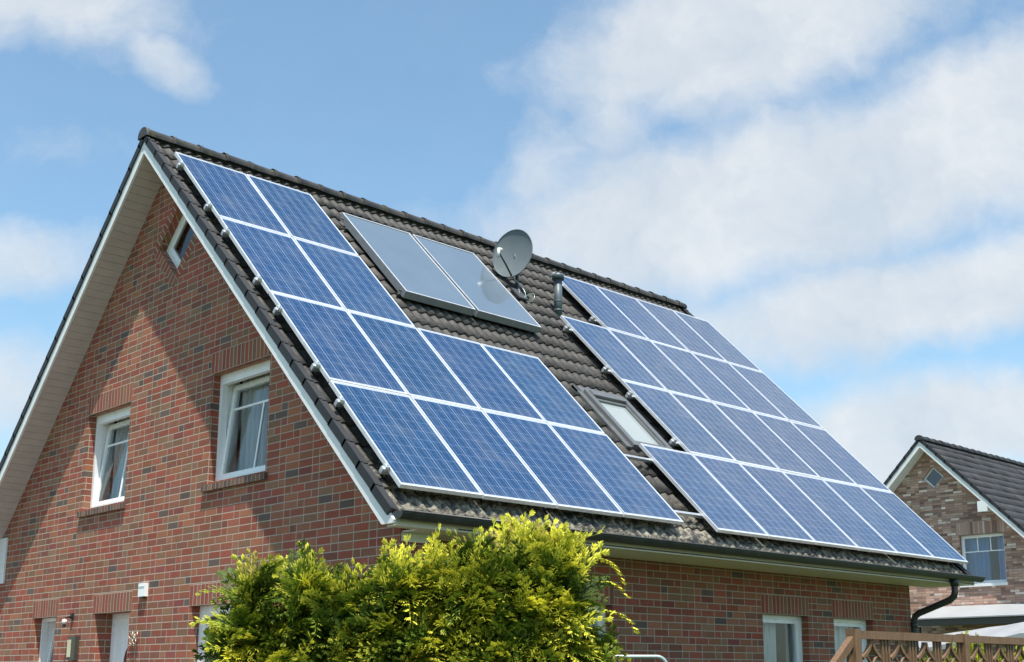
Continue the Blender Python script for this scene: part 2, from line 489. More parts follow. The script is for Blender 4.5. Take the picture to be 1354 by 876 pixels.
def paver_mat():
    m, t, b = new_mat('grey_concrete_pavers')
    p = t.n('ShaderNodeNewGeometry').outputs['Position']
    bt = t.n('ShaderNodeTexBrick', {'Vector': p, 'Color1': (0.15, 0.135, 0.125, 1), 'Color2': (0.20, 0.18, 0.165, 1),
                                    'Mortar': (0.14, 0.13, 0.11, 1), 'Scale': 1.0, 'Mortar Size': 0.006,
                                    'Brick Width': 0.2, 'Row Height': 0.1})
    n = t.noise(p, 2.0, 8.0, 0.7)
    t.links.new(t.mix(t.m('MULTIPLY', n, 0.5), bt.outputs['Color'], (0.12, 0.11, 0.10, 1)), b.inputs['Base Color'])
    b.inputs['Roughness'].default_value = 0.9
    return m


# ------------------------------------------------------------------ mesh builder and scene helpers
class MB:
    def __init__(self):
        self.v, self.f, self.uv, self.mi, self.sm = [], [], [], [], []

    def quad(self, pts, uv=None, mi=0, smooth=False):
        b = len(self.v)
        self.v += [tuple(p) for p in pts]
        self.f.append(tuple(range(b, b + len(pts))))
        self.uv.append(uv or [(0, 0)] * len(pts))
        self.mi.append(mi)
        self.sm.append(smooth)

    def hexa(self, p, mi=0, uvf=None):
        """p: 8 corners, (0..3) bottom loop counter-clockwise seen from above, (4..7) top loop."""
        for idx in ((3, 2, 1, 0), (4, 5, 6, 7), (0, 1, 5, 4), (1, 2, 6, 5), (2, 3, 7, 6), (3, 0, 4, 7)):
            pts = [p[i] for i in idx]
            self.quad(pts, [uvf(q) for q in pts] if uvf else None, mi)

    def box(self, x0, x1, y0, y1, z0, z1, fn=None, mi=0, uvf=None):
        c = [(x0, y0, z0), (x1, y0, z0), (x1, y1, z0), (x0, y1, z0), (x0, y0, z1), (x1, y0, z1), (x1, y1, z1), (x0, y1, z1)]
        if fn:
            c = [fn(*q) for q in c]
        self.hexa(c, mi, uvf)

    def tube(self, path, rad, n=12, mi=0, caps=True):
        path = [Vector(p) for p in path]
        rads = rad if hasattr(rad, '__len__') else [rad] * len(path)
        rings = []
        ref = None
        for i, p in enumerate(path):
            a = path[max(i - 1, 0)]
            c = path[min(i + 1, len(path) - 1)]
            tdir = (c - a).normalized()
            if ref is None:
                ref = tdir.orthogonal().normalized()
            ref = (ref - tdir * ref.dot(tdir)).normalized()
            bi = tdir.cross(ref)
            b0 = len(self.v)
            for k in range(n):
                th = 2 * math.pi * k / n
                self.v.append(tuple(p + (ref * math.cos(th) + bi * math.sin(th)) * rads[i]))
            rings.append(b0)
        for a, c in zip(rings, rings[1:]):
            for k in range(n):
                k2 = (k + 1) % n
                self.f.append((a + k, a + k2, c + k2, c + k))
                self.uv.append([(0, 0)] * 4)
                self.mi.append(mi)
                self.sm.append(True)
        if caps:
            for b0, rev in ((rings[0], True), (rings[-1], False)):
                idx = list(range(b0, b0 + n))
                self.f.append(tuple(idx[::-1] if rev else idx))
                self.uv.append([(0, 0)] * n)
                self.mi.append(mi)
                self.sm.append(False)

    def build(self, name, mats, parent=None, off=(0, 0, 0), bevel=0.0):
        me = bpy.data.meshes.new(name)
        ox, oy, oz = off
        me.from_pydata([(a - ox, b - oy, c - oz) for a, b, c in self.v], [], self.f)
        ul = me.uv_layers.new(name='UVMap')
        flat = [co for face in self.uv for uvp in face for co in uvp]
        ul.data.foreach_set('uv', flat)
        me.polygons.foreach_set('material_index', self.mi)
        me.polygons.foreach_set('use_smooth', self.sm)
        for m in (mats if isinstance(mats, (list, tuple)) else [mats]):
            me.materials.append(m)
        me.update()
        o = bpy.data.objects.new(name, me)
        sc.collection.objects.link(o)
        if parent is not None:
            o.parent = parent
        if bevel:
            bv = o.modifiers.new('bevel', 'BEVEL')
            bv.width = bevel
            bv.segments = 2
            bv.limit_method = 'ANGLE'
        return o


def thing(name, label, cat, loc=(0, 0, 0), rot=(0, 0, 0), group=None):
    o = bpy.data.objects.new(name, None)
    o.empty_display_size = 0.2
    sc.collection.objects.link(o)
    o.location = loc
    o.rotation_euler = rot
    o['label'] = label
    o['category'] = cat
    if group:
        o['group'] = group
    return o


def tag(o, label, cat, group=None):
    o['label'] = label
    o['category'] = cat
    if group:
        o['group'] = group
    return o


def copy_tree(o, parent=None):
    c = o.copy()
    sc.collection.objects.link(c)
    if parent is not None:
        c.parent = parent
    for ch in list(o.children):
        copy_tree(ch, c)
    return c


# ------------------------------------------------------------------ ground
mb = MB()
mb.quad([(-600, -600, 0), (600, -600, 0), (600, 600, 0), (-600, 600, 0)])
g = mb.build('ground', grass_mat())
g['kind'] = 'structure'
mb = MB()
mb.quad([(-9, -6.5, 0.006), (5.2, -6.5, 0.006), (5.2, 0.36, 0.006), (-9, 0.36, 0.006)])
g = mb.build('path', paver_mat())
g['kind'] = 'structure'


# ------------------------------------------------------------------ generic roof pieces, 45 degree pitch
def tiled_slope(mb, y0, y1, s0, s1, fn, wave=0.15, course=0.335, amp=0.031, step=0.020, per=8, smooth=True):
    """fn(s, y, h): slope distance, along ridge, height over the crest plane -> point."""
    nw = int(round((y1 - y0) / wave * per))
    ys = [y0 + (y1 - y0) * i / nw for i in range(nw + 1)]
    prof = []
    for y in ys:
        c = 0.5 - 0.5 * math.cos(2 * math.pi * (y - y0) / wave)
        prof.append(-amp * (1 - c ** 1.25))
    nc = int(math.ceil((s1 - s0) / course))
    rng = random.Random(5)
    prev = None
    for k in range(nc):
        lo = s1 - k * course
        hi = max(s0, lo - course)
        jit = [rng.uniform(-0.003, 0.004) for _ in range(int((y1 - y0) / (2 * wave)) + 2)]
        rows = []
        for s, dh in ((lo, 0.0), (hi, -step)):
            b0 = len(mb.v)
            for y, h in zip(ys, prof):
                j = jit[int((y - y0) / (2 * wave))]
                mb.v.append(fn(s + (j * 2 if s == lo else 0), y, h + dh + j))
            rows.append(b0)
        under = len(mb.v)
        for y, h in zip(ys, prof):
            mb.v.append(fn(lo, y, h - step - 0.006))
        for i in range(nw):
            tid = (int((ys[i] - y0) / (2 * wave)) + 0.5, k + 0.5)
            mb.f.append((rows[0] + i, rows[0] + i + 1, rows[1] + i + 1, rows[1] + i))
            mb.uv.append([tid] * 4)
            mb.mi.append(0)
            mb.sm.append(smooth)
            mb.f.append((under + i, under + i + 1, rows[0] + i + 1, rows[0] + i))
            mb.uv.append([tid] * 4)
            mb.mi.append(0)
            mb.sm.append(False)


def make_roof(root, rx, y0, y1, zr, s1l, s1r, m_tile, m_ridge, verge_side=True, coarse=False):
    """Tiled gable roof with its ridge along y; zr is the height of the crest planes' meeting line."""
    def right(s, y, h):
        return (rx + (s + h) / R2, y, zr + (h - s) / R2)

    def left(s, y, h):
        return (rx - (s + h) / R2, y, zr + (h - s) / R2)
    kw = dict(per=6, amp=0.032, step=0.011) if coarse else {}
    mb = MB()
    tiled_slope(mb, y0 + 0.06, y1 - 0.06, 0.05, s1r, right, **kw)
    n_right = len(mb.f)
    tiled_slope(mb, y0 + 0.06, y1 - 0.06, 0.05, s1l, lambda s, y, h: left(s, y, h), per=4)
    for i in range(n_right, len(mb.f)):
        mb.f[i] = mb.f[i][::-1]
    # closed deck under the tiles
    for fn, s1, flip in ((right, s1r, False), (left, s1l, True)):
        pts = [fn(0.0, y0 + 0.06, -0.07), fn(s1 - 0.03, y0 + 0.06, -0.07), fn(s1 - 0.03, y1 - 0.06, -0.07), fn(0.0, y1 - 0.06, -0.07)]
        mb.quad(pts if not flip else pts[::-1])
    roof = mb.build('roof', m_tile, root)
    # verge tiles: stepped caps over both gable edges
    mb = MB()
    course = 0.335
    for fn, s1, flip in ((right, s1r, False), (left, s1l, True)):
        for (ya, yb, yi) in ((y0 - 0.016, y0 + 0.012, y0 + 0.075), (y1 + 0.016, y1 - 0.012, y1 - 0.075)):
            nc = int(math.ceil(s1 / course))
            for k in range(nc):
                lo = s1 + 0.01 - k * course
                hi = max(0.0, lo - course - 0.03)
                for (a, b_, h0, h1) in ((ya, yb, -0.068, 0.020), (yb, yi, 0.000, 0.010)):
                    p = []
                    for hh in (h0, h1):
                        for s, y in ((hi, a), (lo, a), (lo, b_), (hi, b_)):
                            t_ = 0.0 if s == lo else -0.010
                            p.append(fn(s, y, hh + t_))
                    mb.hexa(p)
    v = mb.build('verge_trim', M_SLATE, root, bevel=0.003)
    # ridge caps: overlapping half-round tiles
    mb = MB()
    L = 0.38
    nt = int(math.ceil((y1 - y0 + 0.06) / L))
    rng = random.Random(9)
    for k in range(nt):
        ya = y0 - 0.035 + k * L
        yb = min(ya + L + 0.05, y1 + 0.035)
        zc = zr - 0.040 + rng.uniform(-0.006, 0.006)
        segs = 10
        rings = []
        for (y, r) in ((ya, 0.122), (ya + 0.05, 0.122), (ya + 0.051, 0.112), (yb, 0.104)):
            b0 = len(mb.v)
            for i in range(segs + 1):
                th = math.pi * (1.14 * i / segs - 0.07)
                mb.v.append((rx + math.cos(th) * r * 1.02, y, zc + math.sin(th) * r * 0.92))
            rings.append(b0)
        for a, c in zip(rings, rings[1:]):
            for i in range(segs):
                mb.f.append((a + i, c + i, c + i + 1, a + i + 1))
                mb.uv.append([(k + 0.5, 0.5)] * 4)
                mb.mi.append(0)
                mb.sm.append(True)
        if k == 0:
            mb.f.append(tuple(range(rings[0], rings[0] + segs + 1)))
            mb.uv.append([(0.5, 0.5)] * (segs + 1))
            mb.mi.append(0)
            mb.sm.append(False)
        if k == nt - 1:
            mb.f.append(tuple(range(rings[-1], rings[-1] + segs + 1))[::-1])
            mb.uv.append([(0.5, 0.5)] * (segs + 1))
            mb.mi.append(0)
            mb.sm.append(False)
    rd = mb.build('ridge_cap', m_ridge, root)
    # white barge boards
    for sgn, s1 in ((1, s1r), (-1, s1l)):
        for (ya, yb) in ((y0 + 0.002, y0 + 0.03), (y1 - 0.03, y1 - 0.002)):
            mb = MB()
            fn = right if sgn > 0 else left
            ze = zr - 5.475 if s1 > 7 else zr - s1 / R2 - 0.12
            def px(h, z, fn=fn):     # point on line of height h at level z
                s = (zr - z) * R2 + h
                return fn(s, 0, h)[0]
            def apex(h):
                return zr + h * R2
            ht, hb = -0.045, -0.190
            A0 = (rx, apex(ht)); A1 = (rx, apex(hb))
            B0 = (px(ht, ze), ze); B1 = (px(hb, ze), ze)
            loop = [A0, A1, B1, B0]
            fr = [(x, ya, z) for x, z in loop]
            bk = [(x, yb, z) for x, z in loop]
            order = (0, 1, 2, 3) if sgn > 0 else (3, 2, 1, 0)
            mb.quad([fr[i] for i in order])
            mb.quad([bk[i] for i in order[::-1]])
            for i in range(4):
                j = (i + 1) % 4
                q = [fr[i], bk[i], bk[j], fr[j]]
                mb.quad(q if sgn > 0 else q[::-1])
            mb.build('barge_board', M_WHITE, root)
    return right, left


def soffit_boards(root, rx, zr, ya, yb, s_start, s_endl, s_endr, mat, h=-0.185):
    mb = MB()
    for sgn, s_end in ((1, s_endr), (-1, s_endl)):
        s = s_start
        w = 0.115
        while s < s_end:
            e = min(s + w - 0.004, s_end)
            p = []
            for hh in (h, h + 0.018):
                for (ss, y) in ((s, ya), (e, ya), (e, yb), (s, yb)):
                    p.append((rx + sgn * (ss + hh) / R2, y, zr + (hh - ss) / R2))
            mb.hexa(p if sgn > 0 else [p[3], p[2], p[1], p[0], p[7], p[6], p[5], p[4]])
            s += w
    return mb.build('soffit', mat, root)


def wall_sheet(mb, outline, holes, fn, reveal, uvo=(0, 0), mi=0):
    """Planar wall (u, z) outline with holes, reveals of the given depth; fn(u, d, z) -> point."""
    bm = bmesh.new()
    loops = [outline] + [h for h, _ in holes]
    for lp in loops:
        vs = [bm.verts.new((u, 0, z)) for u, z in lp]
        for a, b_ in zip(vs, vs[1:] + vs[:1]):
            bm.edges.new((a, b_))
    bmesh.ops.triangle_fill(bm, edges=bm.edges[:], use_beauty=True, normal=(0, -1, 0))
    for f in bm.faces:
        co = [(v.co.x, v.co.z) for v in f.verts]
        area = sum(a[0] * b_[1] - b_[0] * a[1] for a, b_ in zip(co, co[1:] + co[:1]))
        if area < 0:
            co = co[::-1]
        mb.quad([fn(u, 0, z) for u, z in co], [(u + uvo[0], z + uvo[1]) for u, z in co], mi)
    bm.free()
    for h, depth in holes:
        area = sum(a[0] * b_[1] - b_[0] * a[1] for a, b_ in zip(h, h[1:] + h[:1]))
        hh = h if area > 0 else h[::-1]
        for (a, b_) in zip(hh, hh[1:] + hh[:1]):
            pts = [fn(a[0], 0, a[1]), fn(b_[0], 0, b_[1]), fn(b_[0], depth, b_[1]), fn(a[0], depth, a[1])]
            if abs(a[0] - b_[0]) < 1e-6:
                uv = [(uvo[0] + a[0], a[1] + uvo[1]), (uvo[0] + a[0], b_[1] + uvo[1]),
                      (uvo[0] + a[0] + depth, b_[1] + uvo[1]), (uvo[0] + a[0] + depth, a[1] + uvo[1])]
            else:
                uv = [(a[0], a[1] + uvo[1] + 0.01), (b_[0], b_[1] + uvo[1] + 0.01), (b_[0], b_[1] + uvo[1] + depth), (a[0], a[1] + uvo[1] + depth)]
            mb.quad(pts, uv, mi)


def rect(u0, u1, z0, z1):
    return [(u0, z0), (u1, z0), (u1, z1), (u0, z1)]


def soldier(root, fn, u0, u1, z0, z1, mat, proud=0.003):
    mb = MB()
    pts = [fn(u0, -proud, z0), fn(u1, -proud, z0), fn(u1, -proud, z1), fn(u0, -proud, z1)]
    n = round((u1 - u0) / 0.0833)
    k = n * 0.0833 / (u1 - u0)
    mb.quad(pts, [(0, 0.0), ((u1 - u0) * k, 0.0), ((u1 - u0) * k, 0.25), (0, 0.25)])
    mb.quad([fn(u0, 0.11, z0 + 0.001), fn(u1, 0.11, z0 + 0.001), fn(u1, -proud, z0), fn(u0, -proud, z0)],
            [(0, 0), ((u1 - u0) * k, 0), ((u1 - u0) * k, 0.11), (0, 0.11)])
    return mb.build('lintel', mat, root)


def bars(mb, fn, u0, u1, z0, z1, w, d0, d1, mi=0):
    mb.box(u0, u0 + w, d0, d1, z0, z1, fn, mi)
    mb.box(u1 - w, u1, d0, d1, z0, z1, fn, mi)
    mb.box(u0 + w, u1 - w, d0, d1, z0, z0 + w, fn, mi)
    mb.box(u0 + w, u1 - w, d0, d1, z1 - w, z1, fn, mi)


def drape(mb, fn, u0, u1, z0, z1, dep, folds, amp, gather=0.0, sheer=0):
    nu, nz = 60, 10
    b0 = len(mb.v)
    for j in range(nz + 1):
        tz = j / nz
        for i in range(nu + 1):
            tu = i / nu
            u = u0 + (u1 - u0) * (tu + gather * (1 - tz) * math.sin(tu * math.pi) * 0.3)
            dd = dep + amp * math.sin(tu * folds * 2 * math.pi + 0.6 * math.sin(3 * tz)) + amp * 0.4 * math.sin(tu * folds * 5.1)
            mb.v.append(fn(u, dd, z0 + (z1 - z0) * tz))
    for j in range(nz):
        for i in range(nu):
            a = b0 + j * (nu + 1) + i
            mb.f.append((a, a + 1, a + nu + 2, a + nu + 1))
            mb.uv.append([(0, 0)] * 4)
            mb.mi.append(sheer)
            mb.sm.append(True)


def window(root, fn, u0, u1, z0, z1, d=0.11, tilt=0.0, mun=None, curtains=(), glass=None, fw=0.055, swf=0.06, head=0.0):
    """White framed window: outer frame, tilted sash with glazing bars, pane, curtains."""
    mb = MB()
    bars(mb, fn, u0, u1, z0, z1, fw, d - 0.0, d + 0.075)
    if head:
        mb.box(u0 + fw, u1 - fw, d + 0.005, d + 0.07, z1 - fw - head, z1 - fw, fn)
    wf = mb.build('window', M_PVC, root, bevel=0.004)
    a0, a1, b0, b1 = u0 + fw - 0.008, u1 - fw + 0.008, z0 + fw - 0.008, z1 - fw - head + 0.008
    ct, st = math.cos(tilt), math.sin(tilt)

    def sf(u, dd, z):                       # sash leaning inwards at its head
        zz, q = z - b0, dd - (d + 0.045)
        return fn(u, d + 0.045 + q * ct + zz * st, b0 + zz * ct - q * st)
    mb = MB()
    bars(mb, sf, a0, a1, b0, b1, swf, d + 0.022, d + 0.085)
    for kind, pos, lo, hi in (mun or ()):
        if kind == 'h':
            zz = b0 + swf + (b1 - b0 - 2 * swf) * pos
            mb.box(a0 + swf, a1 - swf, d + 0.040, d + 0.062, zz - 0.013, zz + 0.013, sf)
        else:
            uu = a0 + swf + (a1 - a0 - 2 * swf) * pos
            za = b0 + swf + (b1 - b0 - 2 * swf) * lo
            zb = b0 + swf + (b1 - b0 - 2 * swf) * hi
            mb.box(uu - 0.013, uu + 0.013, d + 0.041, d + 0.061, za, zb, sf)
    mb.build('sash', M_PVC, wf, bevel=0.003)
    mb = MB()
    mb.quad([sf(a0 + 0.03, d + 0.052, b0 + 0.03), sf(a1 - 0.03, d + 0.052, b0 + 0.03), sf(a1 - 0.03, d + 0.052, b1 - 0.03), sf(a0 + 0.03, d + 0.052, b1 - 0.03)])
    mb.build('pane', glass or M_GLASS, wf)
    mb = MB()
    for (ua, ub, za, zb) in ((u0 + 0.01, u0 + 0.03, z0, z1), (u1 - 0.03, u1 - 0.01, z0, z1), (u0 + 0.03, u1 - 0.03, z0 - 0.01, z0 + 0.02), (u0 + 0.03, u1 - 0.03, z1 - 0.03, z1)):
        mb.box(ua, ub, d + 0.078, d + 0.24, za, zb, fn)
    mb.build('inner_reveal', M_PVC, wf)
    for (c0, c1, mat, folds, ga) in curtains:
        mb = MB()
        drape(mb, fn, u0 + (u1 - u0) * c0, u0 + (u1 - u0) * c1, z0 - 0.1, z1 + 0.05, d + 0.27, folds, 0.028, ga)
        mb.build('curtain', mat, wf)
    return wf


def brick_sill(root, fn, u0, u1, z1, mat, h=0.10):
    mb = MB()
    n = max(1, round((u1 - u0) / 0.0833))
    k = n * 0.0833 / (u1 - u0)
    p = [fn(u0, -0.045, z1 - h), fn(u1, -0.045, z1 - h), fn(u1, 0.12, z1 - h), fn(u0, 0.12, z1 - h),
         fn(u0, -0.045, z1 - 0.03), fn(u1, -0.045, z1 - 0.03), fn(u1, 0.12, z1 + 0.012), fn(u0, 0.12, z1 + 0.012)]
    for idx, vv in (((0, 1, 5, 4), (0.05, 0.05, 0.17, 0.17)), ((4, 5, 6, 7), (0.05, 0.05, 0.2, 0.2)), ((3, 2, 1, 0), (0.05, 0.05, 0.2, 0.2))):
        pts = [p[i] for i in idx]
        mb.quad(pts, [(0, vv[0]), ((u1 - u0) * k, vv[1]), ((u1 - u0) * k, vv[2]), (0, vv[3])])
    for idx in ((1, 2, 6, 5), (3, 0, 4, 7)):
        mb.quad([p[i] for i in idx], [(0.02, 0.05), (0.06, 0.05), (0.06, 0.2), (0.02, 0.2)])
    return mb.build('sill', mat, root)


# ------------------------------------------------------------------ the brick house
house = thing('brick_house', 'red brick gabled house with solar panels on its dark tiled roof', 'house')
WY = 0.39                                   # gable wall plane
WX = 4.65                                   # eaves wall plane
YF = 10.23                                  # far end of the eaves wall
Y0, Y1 = 0.0, 10.80                         # verges
CREST = 0.019


def Z(z):
    return z + ZG


def gab(u, d, z):
    return (u, WY + d, z + ZG)


def eav(u, d, z):
    return (WX - d, u, z + ZG)


make_roof(house, 0.0, Y0, Y1, ZG + CREST, 7.56, 7.56, M_TILE, M_RIDGE)

# openings
W1 = (-1.902, -0.685, -4.62, -3.33)
W2 = (1.361, 2.605, -4.62, -3.33)
WL = (-3.169, -2.456, -7.20, -6.005)
DR = (-1.287, -0.326, -8.25, -6.005)
WB = (1.175, 2.435, -7.25, -6.005)
DC, DH = (0.275, -1.394), 0.463
diamond = [(DC[0] - DH, DC[1]), (DC[0], DC[1] - DH), (DC[0] + DH, DC[1]), (DC[0], DC[1] + DH)]
EA = (6.50, 7.52, -7.30, -6.005)
EB = (8.14, 9.14, -7.30, -6.005)
EC = (2.35, 3.66, -7.30, -6.005)

mb = MB()
outline = [(-4.65, -8.25), (4.987, -8.25), (4.987, -5.25), (0.0, -0.16), (-4.65, -4.86)]
wall_sheet(mb, outline, [(rect(*W1), 0.11), (rect(*W2), 0.11), (rect(*WL), 0.11), (rect(*DR), 0.24), (rect(*WB), 0.11), (diamond, 0.11)],
           gab, 0.11, (10.0, 8.25))
# pier that closes the eaves box, then the long eaves wall
mb.quad([(4.987, 0.39, 0), (4.987, 0.71, 0), (4.987, 0.71, Z(-5.25)), (4.987, 0.39, Z(-5.25))],
        [(10.39, 0), (10.71, 0), (10.71, 3.0), (10.39, 3.0)])
mb.quad([(4.987, 0.71, 0), (WX, 0.71, 0), (WX, 0.71, Z(-5.25)), (4.987, 0.71, Z(-5.25))],
        [(0, 0), (0.337, 0), (0.337, 3.0), (0, 3.0)])
wall_sheet(mb, [(0.71, -8.25), (YF, -8.25), (YF, -5.0), (0.71, -5.0)], [(rect(*EA), 0.11), (rect(*EB), 0.11), (rect(*EC), 0.11)],
           eav, 0.11, (20.0, 8.25))
far_pts = [(WX, -8.25), (-4.65, -8.25), (-4.65, -4.86), (0.0, -0.16), (WX, -4.86)]
mb.quad([(x, YF, Z(z)) for x, z in far_pts], [(-x + 30, z + 8.25) for x, z in far_pts])
mb.quad([(-4.65, YF, 0), (-4.65, WY, 0), (-4.65, WY, Z(-4.86)), (-4.65, YF, Z(-4.86))], [(0, 0), (9.84, 0), (9.84, 3.39), (0, 3.39)])
# dim rooms behind the windows
mb.quad([(-4.6, 2.4, 0.02), (3.3, 2.4, 0.02), (3.3, 2.4, Z(-3.6)), (0.0, 2.4, Z(-0.3)), (-4.6, 2.4, Z(-4.9))], None, 1)
mb.quad([(3.3, 2.4, 0.02), (3.3, YF - 0.02, 0.02), (3.3, YF - 0.02, Z(-4.5)), (3.3, 2.4, Z(-4.5))], None, 1)
mb.quad([(-4.6, WY + 0.2, Z(-5.3)), (4.4, WY + 0.2, Z(-5.3)), (4.4, YF, Z(-5.3)), (-4.6, YF, Z(-5.3))], None, 1)
mb.build('wall', [M_BRICK, M_ROOM], house)

# soldier courses, window by window
for (u0, u1, z0, z1) in (W1, W2):
    soldier(house, gab, u0 - 0.03, u1 + 0.03, z1, z1 + 0.255, M_SOLDIER)
for (u0, u1, z0, z1) in (WL, DR, WB):
    soldier(house, gab, u0 - 0.05, u1 + 0.05, z1, z1 + 0.24, M_SOLDIER)
for (u0, u1, z0, z1) in (EA, EB, EC):
    soldier(house, eav, u0 - 0.03, u1 + 0.03, z1, z1 + 0.25, M_SOLDIER)
# brick-on-edge ring round the diamond window
mb = MB()
wd = 0.125
for i in range(4):
    a, b_ = Vector(diamond[i]), Vector(diamond[(i + 1) % 4])
    t_ = (b_ - a).normalized()
    nrm = Vector((t_.y, -t_.x))
    o1, o2 = a + nrm * wd, b_ + nrm * wd + t_ * wd
    q = [o1, o2, b_ + t_ * wd, a]
    L = (o2 - o1).length
    n = round(L / 0.0833) * 0.0833
    mb.quad([gab(p.x, -0.003, p.y) for p in q], [(0, 0.004), (n, 0.004), (n, 0.246), (0, 0.246)])
mb.build('window_surround', M_SOLDIER, house)

# gable windows
CROSS = (('h', 0.77, 0, 1), ('v', 0.62, 0.0, 0.77))
window(house, gab, *W1, tilt=0.115, mun=CROSS, head=0.06,
       curtains=((0.02, 0.50, M_CURTAIN_D, 5, 0.0), (0.38, 0.98, M_CURTAIN, 7, 0.0)))
window(house, gab, *W2, tilt=0.115, mun=CROSS, head=0.06,
       curtains=((0.02, 0.60, M_CURTAIN_D, 6, 0.0),))
window(house, gab, *WL, tilt=0.13, mun=(), fw=0.045, swf=0.045, curtains=((0.45, 0.98, M_CURTAIN_D, 5, 0.0),))
window(house, gab, *WB, tilt=0.0, mun=(), curtains=((0.05, 0.45, M_CURTAIN_D, 5, 0.0),), swf=0.075)
for w_ in (W1, W2):
    brick_sill(house, gab, w_[0] - 0.05, w_[1] + 0.05, w_[2], M_SILL)
for w_ in (WL, WB):
    brick_sill(house, gab, w_[0] - 0.05, w_[1] + 0.05, w_[2], M_SILL)
window(house, eav, *EA, tilt=0.0, mun=(), curtains=((0.02, 0.80, M_CURTAIN, 8, 0.0),), fw=0.05, swf=0.06)
window(house, eav, *EB, tilt=0.0, mun=(), curtains=((0.02, 0.98, M_CURTAIN, 8, 0.0),), fw=0.05, swf=0.06)
window(house, eav, *EC, tilt=0.0, mun=(), curtains=((0.02, 0.98, M_CURTAIN, 8, 0.0),), fw=0.05, swf=0.06)
for w_ in (EA, EB, EC):
    brick_sill(house, eav, w_[0] - 0.05, w_[1] + 0.05, w_[2], M_SILL)

# diamond window: square frame turned by 45 degrees
def dia(u, dd, z):
    c = 1 / R2
    return gab(DC[0] + (u - z) * c, dd, DC[1] + (u + z) * c)


q = DH / R2 * 1.0
mb = MB()
bars(mb, dia, -q * 1.0, q * 1.0, -q * 1.0, q * 1.0, 0.06, 0.10, 0.16)
bars(mb, dia, -q + 0.06, q - 0.06, -q + 0.06, q - 0.06, 0.05, 0.112, 0.15)
dw = mb.build('diamond_window', M_PVC, house, bevel=0.004)
mb = MB()
k = q - 0.09
mb.quad([dia(-k, 0.13, -k), dia(k, 0.13, -k), dia(k, 0.13, k), dia(-k, 0.13, k)])
mb.build('pane', M_GLASS, dw)

# front door
mb = MB()
u0, u1, z0, z1 = DR
mb.box(u0, u0 + 0.075, 0.24, 0.32, z0, z1, gab)
mb.box(u1 - 0.075, u1, 0.24, 0.32, z0, z1, gab)
mb.box(u0 + 0.075, u1 - 0.075, 0.24, 0.32, z1 - 0.075, z1, gab)
mb.box(u0 + 0.075, u1 - 0.075, 0.26, 0.31, z0 + 0.02, z1 - 0.075, gab)
for uu in (0.24, 0.37):
    mb.box(u0 + uu, u0 + uu + 0.012, 0.255, 0.262, z0 + 0.15, z1 - 0.15, gab)
door = mb.build('door', M_PVC, house, bevel=0.004)
mb = MB()
cx_, cz_, rr = u0 + 0.62, z1 - 0.62, 0.26
pts = [gab(cx_ + rr * math.cos(math.pi * i / 20), 0.254, cz_ + rr * math.sin(math.pi * i / 20)) for i in range(21)]
mb.quad(pts)
mb.build('door_glass', plain('dark_door_glass', (0.03, 0.035, 0.04), 0.05), door)
mb = MB()
mb.tube([gab(u0 + 0.17, 0.20, z0 + 1.0), gab(u0 + 0.17, 0.20, z0 + 1.25)], 0.012, 8)
mb.box(u0 + 0.155, u0 + 0.185, 0.20, 0.262, z0 + 1.02, z0 + 1.04, gab)
mb.box(u0 + 0.155, u0 + 0.185, 0.20, 0.262, z0 + 1.21, z0 + 1.23, gab)
mb.build('door_handle', M_ALU, door)

# gable soffit and eaves boxes
soffit_boards(house, 0.0, ZG + CREST, Y0 + 0.031, WY - 0.001, 0.19, 6.85, 7.35, M_SOFFIT)
soffit_boards(house, 0.0, ZG + CREST, YF + 0.001, Y1 - 0.031, 0.19, 7.35, 7.35, M_SOFFIT)
for sg_ in (1, -1):
    mb = MB()
    mb.box(sg_ * 4.66, sg_ * 5.395, 0.74, Y1 - 0.02, Z(-5.462), Z(-5.45))
    for xa, xb in ((4.66, 4.80), (4.806, 4.945), (4.951, 5.09), (5.096, 5.225), (5.231, 5.375)):
        ys_ = (0.74 if xb < 4.99 else (0.41 if xb < 5.23 else 0.045)) if sg_ > 0 else 0.43
        mb.box(sg_ * xa, sg_ * xb, ys_, Y1 - 0.02, Z(-5.474), Z(-5.461))
    mb.box(sg_ * 5.375, sg_ * 5.395, 0.02, Y1 - 0.01, Z(-5.478), Z(-5.36))
    mb.build('eaves_box', M_EAVE, house)
mb = MB()
mb.box(4.99, 5.0, 0.40, 0.71, Z(-5.56), Z(-5.477))
mb.build('eaves_trim', M_WHITE, house)
mb = MB()
mb.hexa([(-5.37, 0.365, Z(-5.465)), (-4.335, 0.365, Z(-5.465)), (-4.335, 0.388, Z(-5.465)), (-5.37, 0.388, Z(-5.465)),
         (-5.37, 0.365, Z(-4.80)), (-4.335, 0.365, Z(-4.80)), (-4.335, 0.388, Z(-4.80)), (-5.37, 0.388, Z(-4.80))])
mb.build('eaves_end_board', M_WHITE, house)


